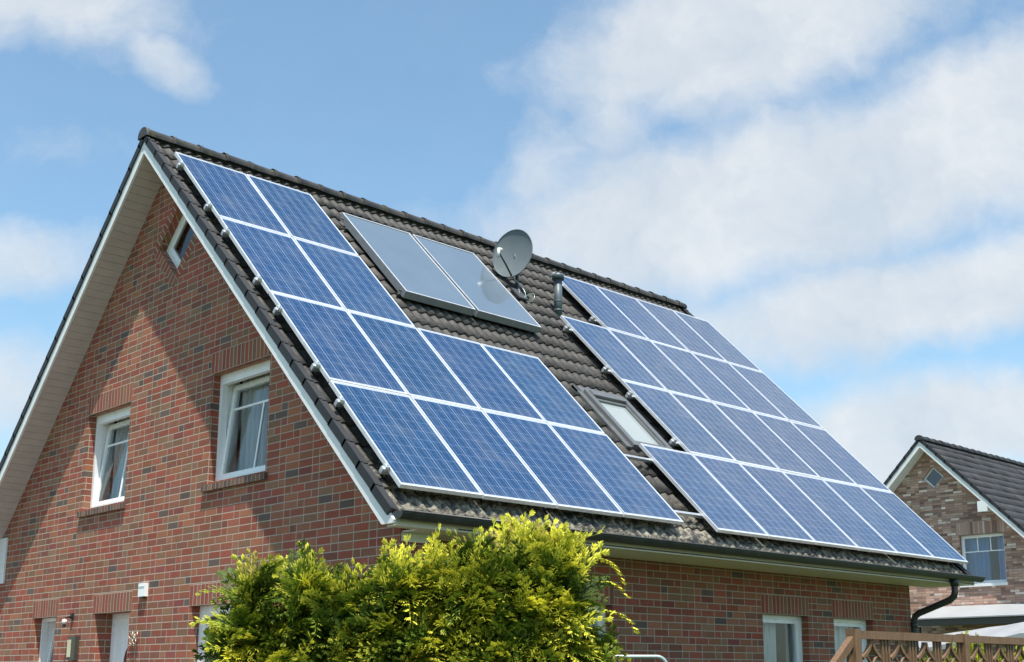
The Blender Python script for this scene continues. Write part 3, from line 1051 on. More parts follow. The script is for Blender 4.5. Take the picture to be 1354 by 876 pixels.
# gutters and downpipe
def gutter_mesh(xc, zc, r, ya, yb, sgn):
    mb = MB()
    n = 12
    prof = []
    for i in range(n + 1):
        th = math.pi * i / n
        prof.append((xc + sgn * r * math.cos(th), zc - r * math.sin(th)))
    inner = [(xc + sgn * (r - 0.006) * math.cos(math.pi * i / n), zc - (r - 0.006) * math.sin(math.pi * i / n)) for i in range(n + 1)]
    for pf, flip in ((prof, False), (inner, True)):
        for a, b_ in zip(pf, pf[1:]):
            qd = [(a[0], ya, a[1]), (a[0], yb, a[1]), (b_[0], yb, b_[1]), (b_[0], ya, b_[1])]
            mb.quad(qd[::-1] if flip else qd, None, 0, True)
    for y in (ya, yb):
        mb.quad([(x, y, z) for x, z in prof])
    mb.tube([(xc + sgn * r, ya, zc), (xc + sgn * r, yb, zc)], 0.010, 8)
    y = ya + 0.5
    while y < yb:
        mb.box(xc - r - 0.002, xc + r + 0.004, y, y + 0.025, zc - 0.004, zc + 0.003)
        y += 0.75
    return mb


gutter_mesh(5.470, Z(-5.362), 0.070, -0.02, 10.86, 1).build('gutter', M_ZINC, house)
gutter_mesh(-5.470, Z(-5.362), 0.070, -0.02, 10.86, -1).build('gutter', M_ZINC, house)
py = 10.08
ctrl = [(5.45, py, Z(-5.40)), (5.45, py, Z(-5.60)), (5.43, py, Z(-5.665)), (5.37, py, Z(-5.715)), (4.87, py, Z(-5.885)), (4.80, py, Z(-5.93)),
        (4.775, py, Z(-6.0)), (4.775, py, Z(-6.2)), (4.775, py, 0.05)]
mb = MB()
mb.tube(ctrl, 0.048, 16)
mb.tube([(5.45, py, Z(-5.42)), (5.45, py, Z(-5.52))], 0.060, 16)
mb.tube([(4.775, py, Z(-6.02)), (4.775, py, Z(-6.10))], 0.054, 16)
for zz in (-6.4, -7.6):
    mb.tube([(4.775, py, Z(zz)), (4.775, py, Z(zz) + 0.03)], 0.054, 16)
    mb.box(4.64, 4.75, py - 0.01, py + 0.01, Z(zz), Z(zz) + 0.03)
mb.build('downpipe', M_ZINC, house)


# ------------------------------------------------------------------ things on the roof; s, h measured from the panel plane
def RP(s, y, h):
    return ((s + h) / R2, y, ZG + 0.2 + (h - s) / R2)


# roof window, part of the house
mb = MB()
ya, yb, sa, sb = 4.765, 5.575, 4.60, 5.80
f2 = lambda s, y, h: RP(s, y, h)
for (s0_, s1_, y0_, y1_, h0_, h1_) in ((sa, sb, ya, ya + 0.085, -0.20, -0.075), (sa, sb, yb - 0.085, yb, -0.20, -0.075),
                                       (sa, sa + 0.11, ya + 0.085, yb - 0.085, -0.20, -0.060), (sb - 0.1, sb, ya + 0.085, yb - 0.085, -0.20, -0.075)):
    mb.box(s0_, s1_, y0_, y1_, h0_, h1_, f2)
mb.box(sa - 0.14, sa, ya - 0.10, yb + 0.10, -0.15, -0.118, f2)
mb.box(sa - 0.14, sb, ya - 0.10, ya - 0.004, -0.15, -0.118, f2)
mb.box(sa - 0.14, sb, yb + 0.004, yb + 0.10, -0.15, -0.118, f2)
M_CLAD = plain('grey_skylight_cladding', (0.20, 0.205, 0.205), 0.4, 0.5, 0.1, 9)
rw = mb.build('roof_window', M_CLAD, house, bevel=0.004)
mb = MB()
mb.box(sa + 0.11, sb - 0.1, ya + 0.085, ya + 0.13, -0.16, -0.10, f2)
mb.box(sa + 0.11, sb - 0.1, yb - 0.13, yb - 0.085, -0.16, -0.10, f2)
mb.box(sa + 0.11, sa + 0.17, ya + 0.13, yb - 0.13, -0.16, -0.10, f2)
mb.build('sash', M_CLAD, rw)
mb = MB()
mb.quad([f2(sa + 0.15, ya + 0.1, -0.125), f2(sb - 0.08, ya + 0.1, -0.125), f2(sb - 0.08, yb - 0.1, -0.125), f2(sa + 0.15, yb - 0.1, -0.125)])
mglass, tg, bgp = new_mat('skylight_glass')
bgp.inputs['Base Color'].default_value = (0.30, 0.34, 0.34, 1)
bgp.inputs['Roughness'].default_value = 0.04
bgp.inputs['IOR'].default_value = 1.8
mb.build('pane', mglass, rw)

# vent pipe, part of the house
mb = MB()
vx, vy = 1.404, 6.088
zb_ = Z(-1.43)
mb.tube([(vx, vy, zb_ - 0.1), (vx, vy, zb_ + 0.56)], 0.062, 20)
mb.tube([(vx, vy, zb_ + 0.05), (vx, vy, zb_ + 0.075)], 0.068, 20)
mb.tube([(vx, vy, zb_ + 0.20), (vx, vy, zb_ + 0.215)], 0.066, 20)
vp = mb.build('vent_pipe', M_PIPE, house)
mb = MB()
mb.tube([(vx, vy, zb_ + 0.555), (vx, vy, zb_ + 0.63), (vx, vy, zb_ + 0.645)], [0.094, 0.094, 0.07], 20)
mb.build('vent_cap', M_PIPE, vp)

# ---- solar panels
PW, PL, PU, PS = 0.992, 1.655, 1.010, 1.6758


def make_panel():
    root = thing('solar_panel', 'x', 'solar panel')
    mb = MB()
    w = 0.014
    fz0, fz1 = -0.042, 0.0
    mb.box(0, PL, 0, w, fz0, fz1)
    mb.box(0, PL, PW - w, PW, fz0, fz1)
    mb.box(0, w, w, PW - w, fz0, fz1)
    mb.box(PL - w, PL, w, PW - w, fz0, fz1)
    mb.build('frame', M_FRAME, root, bevel=0.0015)
    mb = MB()
    a, b_, z = 0.013, 0.013, -0.003
    c = [(a, b_), (PL - a, b_), (PL - a, PW - b_), (a, PW - b_)]
    mb.quad([(x, y, z) for x, y in c], [(x, y) for x, y in c])
    mb.quad([(x, y, z - 0.008) for x, y in c[::-1]], [(-5, -5)] * 4)
    mb.build('cell_sheet', M_CELL, root)
    return root


proto = make_panel()
ORD = ['first', 'second', 'third', 'fourth', 'fifth', 'sixth']
ROWN = ['top', 'second', 'third', 'bottom']
used = [False]


def place_panel(s, y, label, group, rng):
    o = proto if not used[0] else copy_tree(proto)
    used[0] = True
    o.location = RP(s, y, rng.uniform(-0.002, 0.002))
    o.rotation_euler = (0, math.radians(45 + rng.uniform(-0.12, 0.12)), rng.uniform(-0.0008, 0.0008))
    o['label'] = label
    o['group'] = group


rng = random.Random(3)
A1Y, A1S = 0.149, 0.795
A2Y, A2S = 4.752, 0.852
for j, ncol in enumerate((2, 2, 4, 4)):
    for i in range(ncol):
        pos = 'leftmost' if i == 0 else ('rightmost' if i == ncol - 1 else ORD[i] + ' from left')
        place_panel(A1S + j * PS, A1Y + i * PU, 'blue solar panel, %s in the %s row of the array nearest the gable' % (pos, ROWN[j]),
                    'solar panels of the array nearest the gable', rng)
for j, start in enumerate((2, 1, 1, 0)):
    for i in range(start, 6):
        pos = 'leftmost' if i == start else ('rightmost' if i == 5 else ORD[i - start] + ' from left')
        place_panel(A2S + j * PS, A2Y + i * PU, 'blue solar panel, %s in the %s row of the skylight-side array' % (pos, ROWN[j]),
                    'solar panels of the array right of the skylight', rng)


# ---- mounting rails with end clamps and roof hooks
def rail(s, y0_, y1_, label, both=False):
    root = thing('mounting_rail', label, 'rail', RP(s, y0_, -0.062), (0, math.radians(45), 0), 'aluminium rails under the solar panels')
    L = y1_ - y0_
    mb = MB()
    mb.box(-0.02, 0.02, 0, L, -0.020, 0.018)
    mb.build('rail_bar', M_ALU, root)
    for yy in ((0.0, L - 0.05) if both else (0.0,)):
        mb = MB()
        mb.box(-0.030, 0.030, yy + 0.004, yy + 0.05, 0.018, 0.072)
        mb.box(-0.022, 0.022, yy - 0.012, yy + 0.03, -0.02, 0.040)
        mb.tube([(0, yy + 0.028, 0.066), (0, yy + 0.028, 0.086)], 0.009, 8)
        mb.build('end_clamp', M_ALU, root, bevel=0.003)
    y = 0.04
    while y < L - 0.05:
        mb = MB()
        mb.box(-0.06, 0.03, y, y + 0.035, -0.045, -0.02)
        mb.box(-0.06, -0.03, y, y + 0.035, -0.105, -0.02)
        mb.box(-0.16, -0.03, y, y + 0.035, -0.110, -0.095)
        mb.build('roof_hook', M_DARKALU, root)
        y += 1.18
    return root


for j, ncol in enumerate((2, 2, 4, 4)):
    for kk, off in enumerate((0.33, 1.39)):
        half = ('upper', 'lower')[kk]
        s = A1S + j * PS + off
        if j == 3:
            rail(s, A1Y - 0.05, A2Y + 6 * PU + 0.03, 'long aluminium rail carrying the %s half of the bottom panel row across both arrays' % half)
        else:
            rail(s, A1Y - 0.05, A1Y + ncol * PU + 0.02, 'aluminium rail under the %s half of the %s panel row nearest the gable' % (half, ROWN[j]))
for j, start in enumerate((2, 1, 1)):
    for kk, off in enumerate((0.33, 1.39)):
        half = ('upper', 'lower')[kk]
        rail(A2S + j * PS + off, A2Y + start * PU - 0.12, A2Y + 6 * PU + 0.03,
             'aluminium rail under the %s half of the %s panel row right of the skylight' % (half, ROWN[j]))


# ---- thermal collectors
def collector(s0_, y0_, label):
    root = thing('thermal_collector', label, 'solar collector', RP(s0_, y0_, 0.0), (0, math.radians(45), 0), 'thermal collectors under the ridge')
    W_, L_ = 1.165, 2.06
    mb = MB()
    mb.box(0, L_, 0, 0.022, -0.095, 0.0)
    mb.box(0, L_, W_ - 0.022, W_, -0.095, 0.0)
    mb.box(0, 0.022, 0.022, W_ - 0.022, -0.095, 0.0)
    mb.box(L_ - 0.022, L_, 0.022, W_ - 0.022, -0.095, 0.0)
    mb.quad([(0.02, 0.02, -0.09), (0.02, W_ - 0.02, -0.09), (L_ - 0.02, W_ - 0.02, -0.09), (L_ - 0.02, 0.02, -0.09)])
    mb.build('casing', M_GREYALU, root, bevel=0.003)
    mb = MB()
    for (x0, x1, y0, y1) in ((0, L_, 0.0, 0.018), (0, L_, W_ - 0.018, W_), (0, 0.018, 0.018, W_ - 0.018), (L_ - 0.018, L_, 0.018, W_ - 0.018)):
        mb.box(x0 + 0.001, x1 - 0.001, y0 + 0.001, y1 - 0.001, 0.0005, 0.006)
    mb.build('rim', M_FRAME, root)
    mb = MB()
    mb.quad([(0.018, 0.018, -0.004), (L_ - 0.018, 0.018, -0.004), (L_ - 0.018, W_ - 0.018, -0.004), (0.018, W_ - 0.018, -0.004)])
    mb.build('glass', M_COLL, root)
    mb = MB()
    mb.tube([(0.10, -0.06, -0.05), (0.10, W_ + 0.03, -0.05)], 0.011, 8)
    mb.tube([(L_ - 0.1, -0.03, -0.05), (L_ - 0.1, W_ + 0.03, -0.05)], 0.011, 8)
    for xx in (0.25, L_ - 0.12):
        mb.box(xx, xx + 0.04, -0.03, W_ + 0.03, -0.135, -0.097)
    mb.build('support', M_DARKALU, root)
    return root


c1 = collector(1.115, 2.525, 'grey-blue glazed thermal collector nearer the gable, left of its twin')
c2 = collector(1.115, 3.745, 'grey-blue glazed thermal collector mirroring the satellite dish beside it')

# ---- satellite dish
foot = Vector((1.28, 5.42, Z(-1.30)))
ctr = Vector((1.09, 5.43, Z(-0.535)))
dish = thing('satellite_dish', 'grey satellite dish on a short mast beside the thermal collectors', 'satellite dish', tuple(foot))
nh = Vector((0.27, -0.95, 0.10)).normalized()
ux = Vector((0, 0, 1)).cross(nh).normalized()
uz = nh.cross(ux).normalized()


def dl(a, b_, c):
    p = ctr + ux * a + uz * b_ + nh * c
    return p


mb = MB()
RW, RH, dep = 0.345, 0.385, 0.062
rings = []
NR, NS = 10, 48
for side_ in (0, 1):
    rr_ = []
    for i in range(NR + 1):
        t_ = i / NR
        b0 = len(mb.v)
        for k_ in range(NS):
            th = 2 * math.pi * k_ / NS
            z_ = dep * (t_ * t_ - 1) - (0.006 if side_ else 0)
            mb.v.append(tuple(dl(RW * t_ * math.cos(th), RH * t_ * math.sin(th), z_)))
        rr_.append(b0)
    for a, c in zip(rr_, rr_[1:]):
        for k_ in range(NS):
            k2 = (k_ + 1) % NS
            fc = (a + k_, c + k_, c + k2, a + k2)
            mb.f.append(fc if side_ == 0 else fc[::-1])
            mb.uv.append([(0, 0)] * 4)
            mb.mi.append(0)
            mb.sm.append(True)
rim = [tuple(dl(RW * math.cos(2 * math.pi * k_ / NS), RH * math.sin(2 * math.pi * k_ / NS), 0)) for k_ in range(NS + 1)]
mb.tube(rim, 0.008, 8, caps=False)
mb.build('reflector', M_DISH, dish, tuple(foot))
lnb = dl(0.02, -0.115, 0.40)
arm0 = dl(0.0, -RH + 0.01, -0.03)
mb = MB()
mb.tube([tuple(arm0), tuple(arm0.lerp(lnb, 0.5) + Vector((0, 0, -0.015))), tuple(lnb + Vector((0, 0, -0.05)))], 0.014, 8)
mb.build('feed_arm', M_DARKALU, dish, tuple(foot))
mb = MB()
back = (ctr - lnb).normalized()
mb.tube([tuple(lnb - back * 0.02), tuple(lnb + back * 0.03), tuple(lnb + back * 0.06)], [0.032, 0.036, 0.030], 12)
mb.tube([tuple(lnb - back * 0.015 + Vector((0, 0, 0.02))), tuple(lnb - back * 0.03 + Vector((0, 0, -0.12)))], 0.024, 10)
mb.build('receiver', M_LNB, dish, tuple(foot))
mb = MB()
top = ctr - nh * 0.14
mb.tube([tuple(foot - Vector((0, 0, 0.12))), tuple(Vector((foot.x - 0.05, foot.y + 0.03, foot.z + 0.10))), tuple(Vector((top.x, top.y, foot.z + 0.32))), tuple(top + Vector((0, 0, 0.05)))], 0.025, 12)
mb.build('mast', M_DARKALU, dish, tuple(foot))
mb = MB()
mb.tube([tuple(dl(-0.06, -0.12, -0.085)), tuple(dl(0.06, -0.12, -0.085))], 0.03, 10)
mb.tube([tuple(dl(0, -0.12, -0.085)), tuple(dl(0, 0.0, -0.07)), tuple(top)], 0.022, 10)
mb.tube([tuple(dl(0, -RH + 0.03, -0.02)), tuple(top + Vector((0, 0, -0.12)))], 0.016, 8)
mb.build('bracket', M_DARKALU, dish, tuple(foot))
mb = MB()
cbl = []
for i in range(14):
    t_ = i / 13
    p = arm0.lerp(foot, t_) + Vector((0.05 * math.sin(t_ * 3.1) + 0.05 * t_, 0.10 * math.sin(t_ * 3.1), -0.05 * math.sin(t_ * 3.1)))
    cbl.append(tuple(p))
mb.tube(cbl, 0.006, 6)
loop = []
for i in range(22):
    a = i / 21 * 2.1 * math.pi
    p = foot + Vector((0.10, 0.10, 0.02)) + Vector((0.5, 0.5, 0.6)).normalized() * 0.075 * math.cos(a) + Vector((1, 0, -1)).normalized() * 0.075 * math.sin(a)
    loop.append(tuple(p))
mb.tube(loop, 0.005, 6)
mb.build('cable', M_TUBE, dish, tuple(foot))
mb = MB()
mb.box(1.70, 1.98, 5.33, 5.51, -0.135, -0.105, lambda s, y, h: RP(s + 0.05, y, h))
mb.build('flashing', M_DARKALU, dish, tuple(foot))

# ------------------------------------------------------------------ small things on the gable wall
sp_ = gab(-1.925, 0, -6.10)
lamp = thing('wall_lamp', 'small dark wall lamp with a round white globe above the grey box', 'lamp', sp_)
mb = MB()
mb.box(-1.955, -1.895, -0.03, 0.0, -6.06, -5.98, gab)
mb.tube([gab(-1.925, -0.02, -6.03), gab(-1.925, -0.09, -6.03), gab(-1.925, -0.11, -6.07)], 0.012, 8)
mb.build('bracket', M_BLACK, lamp, sp_)
mb = MB()
mb.tube([gab(-1.925, -0.11, -6.16), gab(-1.925, -0.11, -6.12)], 0.022, 10)
mb.build('socket', M_BLACK, lamp, sp_)
mb = MB()
c = Vector(gab(-1.925, -0.11, -6.09))
NSX = 12
mb.tube([tuple(c + Vector((0, 0, -0.034 * math.cos(math.pi * i / NSX)))) for i in range(NSX + 1)], [max(0.002, 0.034 * math.sin(math.pi * i / NSX)) for i in range(NSX + 1)], 16)
mb.build('globe', M_PVC, lamp, sp_)

sp_ = gab(-1.74, 0, -6.58)
bx = thing('wall_box', 'dark flat box with a cream front strip beside the front door', 'box', sp_)
mb = MB()
mb.box(-1.885, -1.68, -0.06, 0.0, -6.585, -6.285, gab)
mb.build('casing', M_BOXGREY, bx, sp_, bevel=0.008)
mb = MB()
mb.box(-1.880, -1.785, -0.070, -0.061, -6.545, -6.325, gab)
mb.build('front_panel', M_CREAM, bx, sp_, bevel=0.003)

sp_ = gab(0.045, 0, -5.86)
al = thing('sensor_box', 'small white plastic box high on the brick wall above the door', 'sensor box', sp_)
mb = MB()
mb.box(-0.045, 0.11, -0.05, 0.0, -5.85, -5.69, gab)
mb.build('casing', M_PVC, al, sp_, bevel=0.010)
mb = MB()
mb.box(-0.04, 0.105, -0.055, -0.048, -5.737, -5.725, gab)
mb.build('seam', M_LNB, al, sp_)
mb = MB()
mb.box(0.0, 0.07, -0.04, -0.01, -5.87, -5.851, gab)
mb.build('sensor_head', M_BLACK, al, sp_)

sp_ = gab(-0.11, 0, -6.36)
orn = thing('wall_ornament', 'small pale metal butterfly ornament on the wall right of the door', 'ornament', sp_)
mb = MB()
oc = (-0.105, -6.345)
mb.tube([gab(oc[0], -0.025, oc[1] - 0.07), gab(oc[0] + 0.005, -0.03, oc[1]), gab(oc[0], -0.025, oc[1] + 0.06)], [0.006, 0.012, 0.006], 8)
mb.build('body', M_BRASS, orn, sp_)
for sgn in (-1, 1):
    mb = MB()
    for (du, dz_, ru, rz) in ((0.06, 0.045, 0.055, 0.045), (0.045, -0.035, 0.038, 0.032)):
        path = [gab(oc[0] + sgn * (du + ru * math.cos(a * 0.5236)), -0.03 - 0.02 * abs(math.cos(a * 0.5236)), oc[1] + dz_ + rz * math.sin(a * 0.5236)) for a in range(13)]
        mb.tube(path, 0.006, 6, caps=False)
        mb.tube([gab(oc[0], -0.03, oc[1]), gab(oc[0] + sgn * (du + ru * 0.7), -0.04, oc[1] + dz_ + rz * 0.7)], 0.005, 6)
    mb.build('wing', M_BRASS, orn, sp_)


# ------------------------------------------------------------------ neighbour's house
NX, NY, NZ = -2.43, 24.0, ZG - 0.42
nh_ = thing('neighbour_house', 'pale brown brick house with dark tiled roof behind the solar roof', 'house', (NX, NY, 0))
_keep = nh_


class Shift:
    """parent proxy so that world-built meshes sit under an Empty placed at the house"""


def reparent(before):
    for o in sc.objects:
        if o not in before and o.parent == nh_:
            o.location = (-NX, -NY, 0)


before = set(sc.objects)
make_roof(nh_, NX, NY, NY + 11.0, NZ + 0.02, 7.4, 7.4, M_TILE2, M_TILE2, coarse=True)
NW = NY + 0.40


def nb(u, d_, z):
    return (u, NW + d_, z + ZG)


def nsof(ya, yb):
    return soffit_boards(nh_, NX, NZ + 0.02, ya, yb, 0.19, 7.3, 7.3, M_WHITE)


nsof(NY + 0.031, NW - 0.001)
NWIN = (-1.69, -0.44, -4.42, -3.12)
nd = 0.31
NC = (-2.31, -1.475)
ndia = [(NC[0] - nd, NC[1]), (NC[0], NC[1] - nd), (NC[0] + nd, NC[1]), (NC[0], NC[1] + nd)]
mb = MB()
zr_ = NZ - ZG
wall_sheet(mb, [(NX - 4.7, -8.25), (NX + 4.7, -8.25), (NX + 4.7, zr_ - 4.9), (NX, zr_ - 0.2), (NX - 4.7, zr_ - 4.9)],
           [(rect(*NWIN), 0.11), (ndia, 0.08)], nb, 0.11, (20, 8.25))
mb.quad([(NX + 4.7, NW, 0), (NX + 4.7, NY + 10.6, 0), (NX + 4.7, NY + 10.6, NZ - 4.9), (NX + 4.7, NW, NZ - 4.9)],
        [(0, 0), (10.2, 0), (10.2, 3), (0, 3)])
mb.quad([(NX - 4.7, NY + 10.6, 0), (NX - 4.7, NW, 0), (NX - 4.7, NW, NZ - 4.9), (NX - 4.7, NY + 10.6, NZ - 4.9)],
        [(0, 0), (10.2, 0), (10.2, 3), (0, 3)])
fp = [(NX + 4.7, 0), (NX - 4.7, 0), (NX - 4.7, NZ - 4.9), (NX, NZ - 0.2), (NX + 4.7, NZ - 4.9)]
mb.quad([(x, NY + 10.6, z) for x, z in fp], [(x, z) for x, z in fp])
mb.quad([(NX - 4.6, NW + 2.0, 0.02), (NX + 4.6, NW + 2.0, 0.02), (NX + 4.6, NW + 2.0, NZ - 4.9), (NX, NW + 2.0, NZ - 0.5), (NX - 4.6, NW + 2.0, NZ - 4.9)], None, 1)
mb.build('wall', [M_BRICK2, M_ROOM], nh_)
soldier(nh_, nb, NWIN[0] - 0.05, NWIN[1] + 0.1, NWIN[3], NWIN[3] + 0.33, M_SOLDIER2)
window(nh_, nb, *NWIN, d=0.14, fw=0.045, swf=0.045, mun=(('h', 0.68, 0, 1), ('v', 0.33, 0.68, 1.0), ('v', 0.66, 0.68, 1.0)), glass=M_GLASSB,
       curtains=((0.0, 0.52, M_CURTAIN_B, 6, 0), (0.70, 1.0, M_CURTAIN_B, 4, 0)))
mb = MB()
mb.box(NWIN[0] - 0.03, NWIN[1] + 0.03, -0.05, 0.10, NWIN[2] - 0.08, NWIN[2], nb)
mb.build('sill', M_WHITE, nh_)


def ndf(u, dd, z):
    c = 1 / R2
    return nb(NC[0] + (u - z) * c, dd, NC[1] + (u + z) * c)


q = nd / R2
mb = MB()
bars(mb, ndf, -q, q, -q, q, 0.04, 0.07, 0.13)
dw = mb.build('diamond_window', M_PVC, nh_)
mb = MB()
k = q - 0.03
mb.quad([ndf(-k, 0.10, -k), ndf(k, 0.10, -k), ndf(k, 0.10, k), ndf(-k, 0.10, k)])
mb.build('pane', M_GLASSB, dw)
for sgn in (1, -1):
    mb = MB()
    xx = NX + sgn * 1.66
    mb.box(xx - 0.10, xx + 0.10, 24.02, NW, Z(-2.56), Z(-2.34))
    mb.box(xx - 0.13, xx + 0.13, 24.0, 24.02, Z(-2.59), Z(-2.31))
    mb.build('purlin_end', M_WHITE, nh_)
for o in sc.objects:
    if o not in before and o.parent == nh_:
        o.location = (-NX, -NY, 0)

# white canopy roof in front of the neighbour's wall, and a white awning below it
can = thing('carport_roof', 'flat white sheeted canopy with a dark edge beam against the brown brick wall', 'canopy', (0.5, 22.5, 0))
mb = MB()
off = (0.5, 22.5, 0)
cp = [(-2.8, 23.35, 2.93), (3.6, 23.0, 2.93), (3.6, NW - 0.01, 3.27), (-2.8, NW - 0.01, 3.27)]
mb.hexa([(x, y, z - 0.03) for x, y, z in cp] + cp)
mb.build('roof_sheet', M_SHEET, can, off)
mb = MB()
mb.hexa([(-2.75, 23.40, 2.74), (3.6, 23.05, 2.70), (3.6, 23.20, 2.70), (-2.75, 23.55, 2.74),
         (-2.75, 23.40, 2.895), (3.6, 23.05, 2.895), (3.6, 23.20, 2.895), (-2.75, 23.55, 2.895)])
mb.build('edge_beam', M_BOXGREY, can, off)
for xx in (-2.5, 3.4):
    mb = MB()
    yy = 23.47 - (xx + 2.75) * 0.055
    mb.box(xx - 0.05, xx + 0.05, yy - 0.05, yy + 0.05, 0, 2.72)
    mb.build('post', M_BOXGREY, can, off)

awn = thing('garden_awning', 'white sloping awning below the dark canopy beam behind the wooden fence', 'awning', (1.2, 20.5, 0))
off = (1.2, 20.5, 0)
mb = MB()
n = 14
for i in range(n):
    xa, xb = -2.2 + i * 0.42, -2.2 + (i + 1) * 0.42
    sag = lambda x: 0.02 * math.sin(x * 7)
    za = lambda x: 2.30 + 0.11 * (x + 2.2)
    mb.quad([(xa, 19.6, za(xa) - 0.42 + sag(xa)), (xb, 19.6, za(xb) - 0.42 + sag(xb)), (xb, 21.6, za(xb) + sag(xb) * 0.4), (xa, 21.6, za(xa) + sag(xa) * 0.4)], None, 0, True)
    mb.quad([(xa, 19.6, za(xa) - 0.52), (xb, 19.6, za(xb) - 0.52), (xb, 19.6, za(xb) - 0.42 + sag(xb)), (xa, 19.6, za(xa) - 0.42 + sag(xa))], None, 0, True)
mb.build('canvas', M_SHEET, awn, off)
for xx in (-2.1, 3.5):
    for yy, zz in ((19.65, 2.3 + 0.11 * (xx + 2.2) - 0.44), (21.55, 2.3 + 0.11 * (xx + 2.2) - 0.03)):
        mb = MB()
        mb.tube([(xx, yy, 0), (xx, yy, zz)], 0.025, 10)
        mb.build('post', M_ALU, awn, off)


# ------------------------------------------------------------------ shrubs of golden thuja
def spray_template(rng):
    """flat, fern-like spray along +x; returns verts, faces, tip weights"""
    V, F, T = [], [], []

    def strip(p0, d_, L, w, t0, t1, droop, prof=((0, 0.55), (0.45, 1.0), (0.8, 0.7), (1.0, 0.12))):
        b0 = len(V)
        nrm = np.array([-d_[1], d_[0], 0.0])
        for i, (tt, ww) in enumerate(prof):
            c = p0 + d_ * L * tt + np.array([0, 0, -droop * tt * tt])
            V.append(c + nrm * w * ww)
            V.append(c - nrm * w * ww)
            T.extend([t0 + (t1 - t0) * tt] * 2)
        for i in range(len(prof) - 1):
            a = b0 + 2 * i
            F.append((a, a + 1, a + 3, a + 2))
    L = 1.0
    n = 6
    axis = lambda t: np.array([L * t, 0.03 * math.sin(t * 5), -0.62 * t * t * t])
    for i in range(n):
        t = 0.08 + 0.84 * i / (n - 1)
        for sd in (-1, 1):
            tt = min(0.97, t + (0.06 if sd > 0 else 0))
            ang = math.radians(rng.uniform(32, 52)) * sd
            dr_ = np.array([math.cos(ang), math.sin(ang), 0])
            ln = (0.50 - 0.30 * t) * rng.uniform(0.75, 1.15)
            p = axis(tt)
            strip(p, dr_, ln, 0.031, 0.15 + 0.4 * t, 0.75 + 0.25 * t, 0.10)
            for q in (0.35, 0.65):
                for s2 in (-1, 1):
                    a2 = ang + math.radians(38) * s2
                    strip(p + dr_ * ln * q + np.array([0, 0, -0.1 * q * q]), np.array([math.cos(a2), math.sin(a2), 0]), ln * (0.60 - 0.25 * q), 0.023, 0.4 + 0.3 * t, 0.85 + 0.15 * t, 0.05, ((0, 0.7), (0.6, 1.0), (1.0, 0.15)))
    # axis strip
    b0 = len(V)
    for i in range(6):
        t = i / 5
        c = axis(t)
        w = 0.028 * (1 - 0.8 * t)
        V.append(c + np.array([0, w, 0]))
        V.append(c - np.array([0, w, 0]))
        T.extend([0.1 + 0.75 * t] * 2)
    for i in range(5):
        a = b0 + 2 * i
        F.append((a, a + 1, a + 3, a + 2))
    return np.array(V), np.array(F), np.array(T)


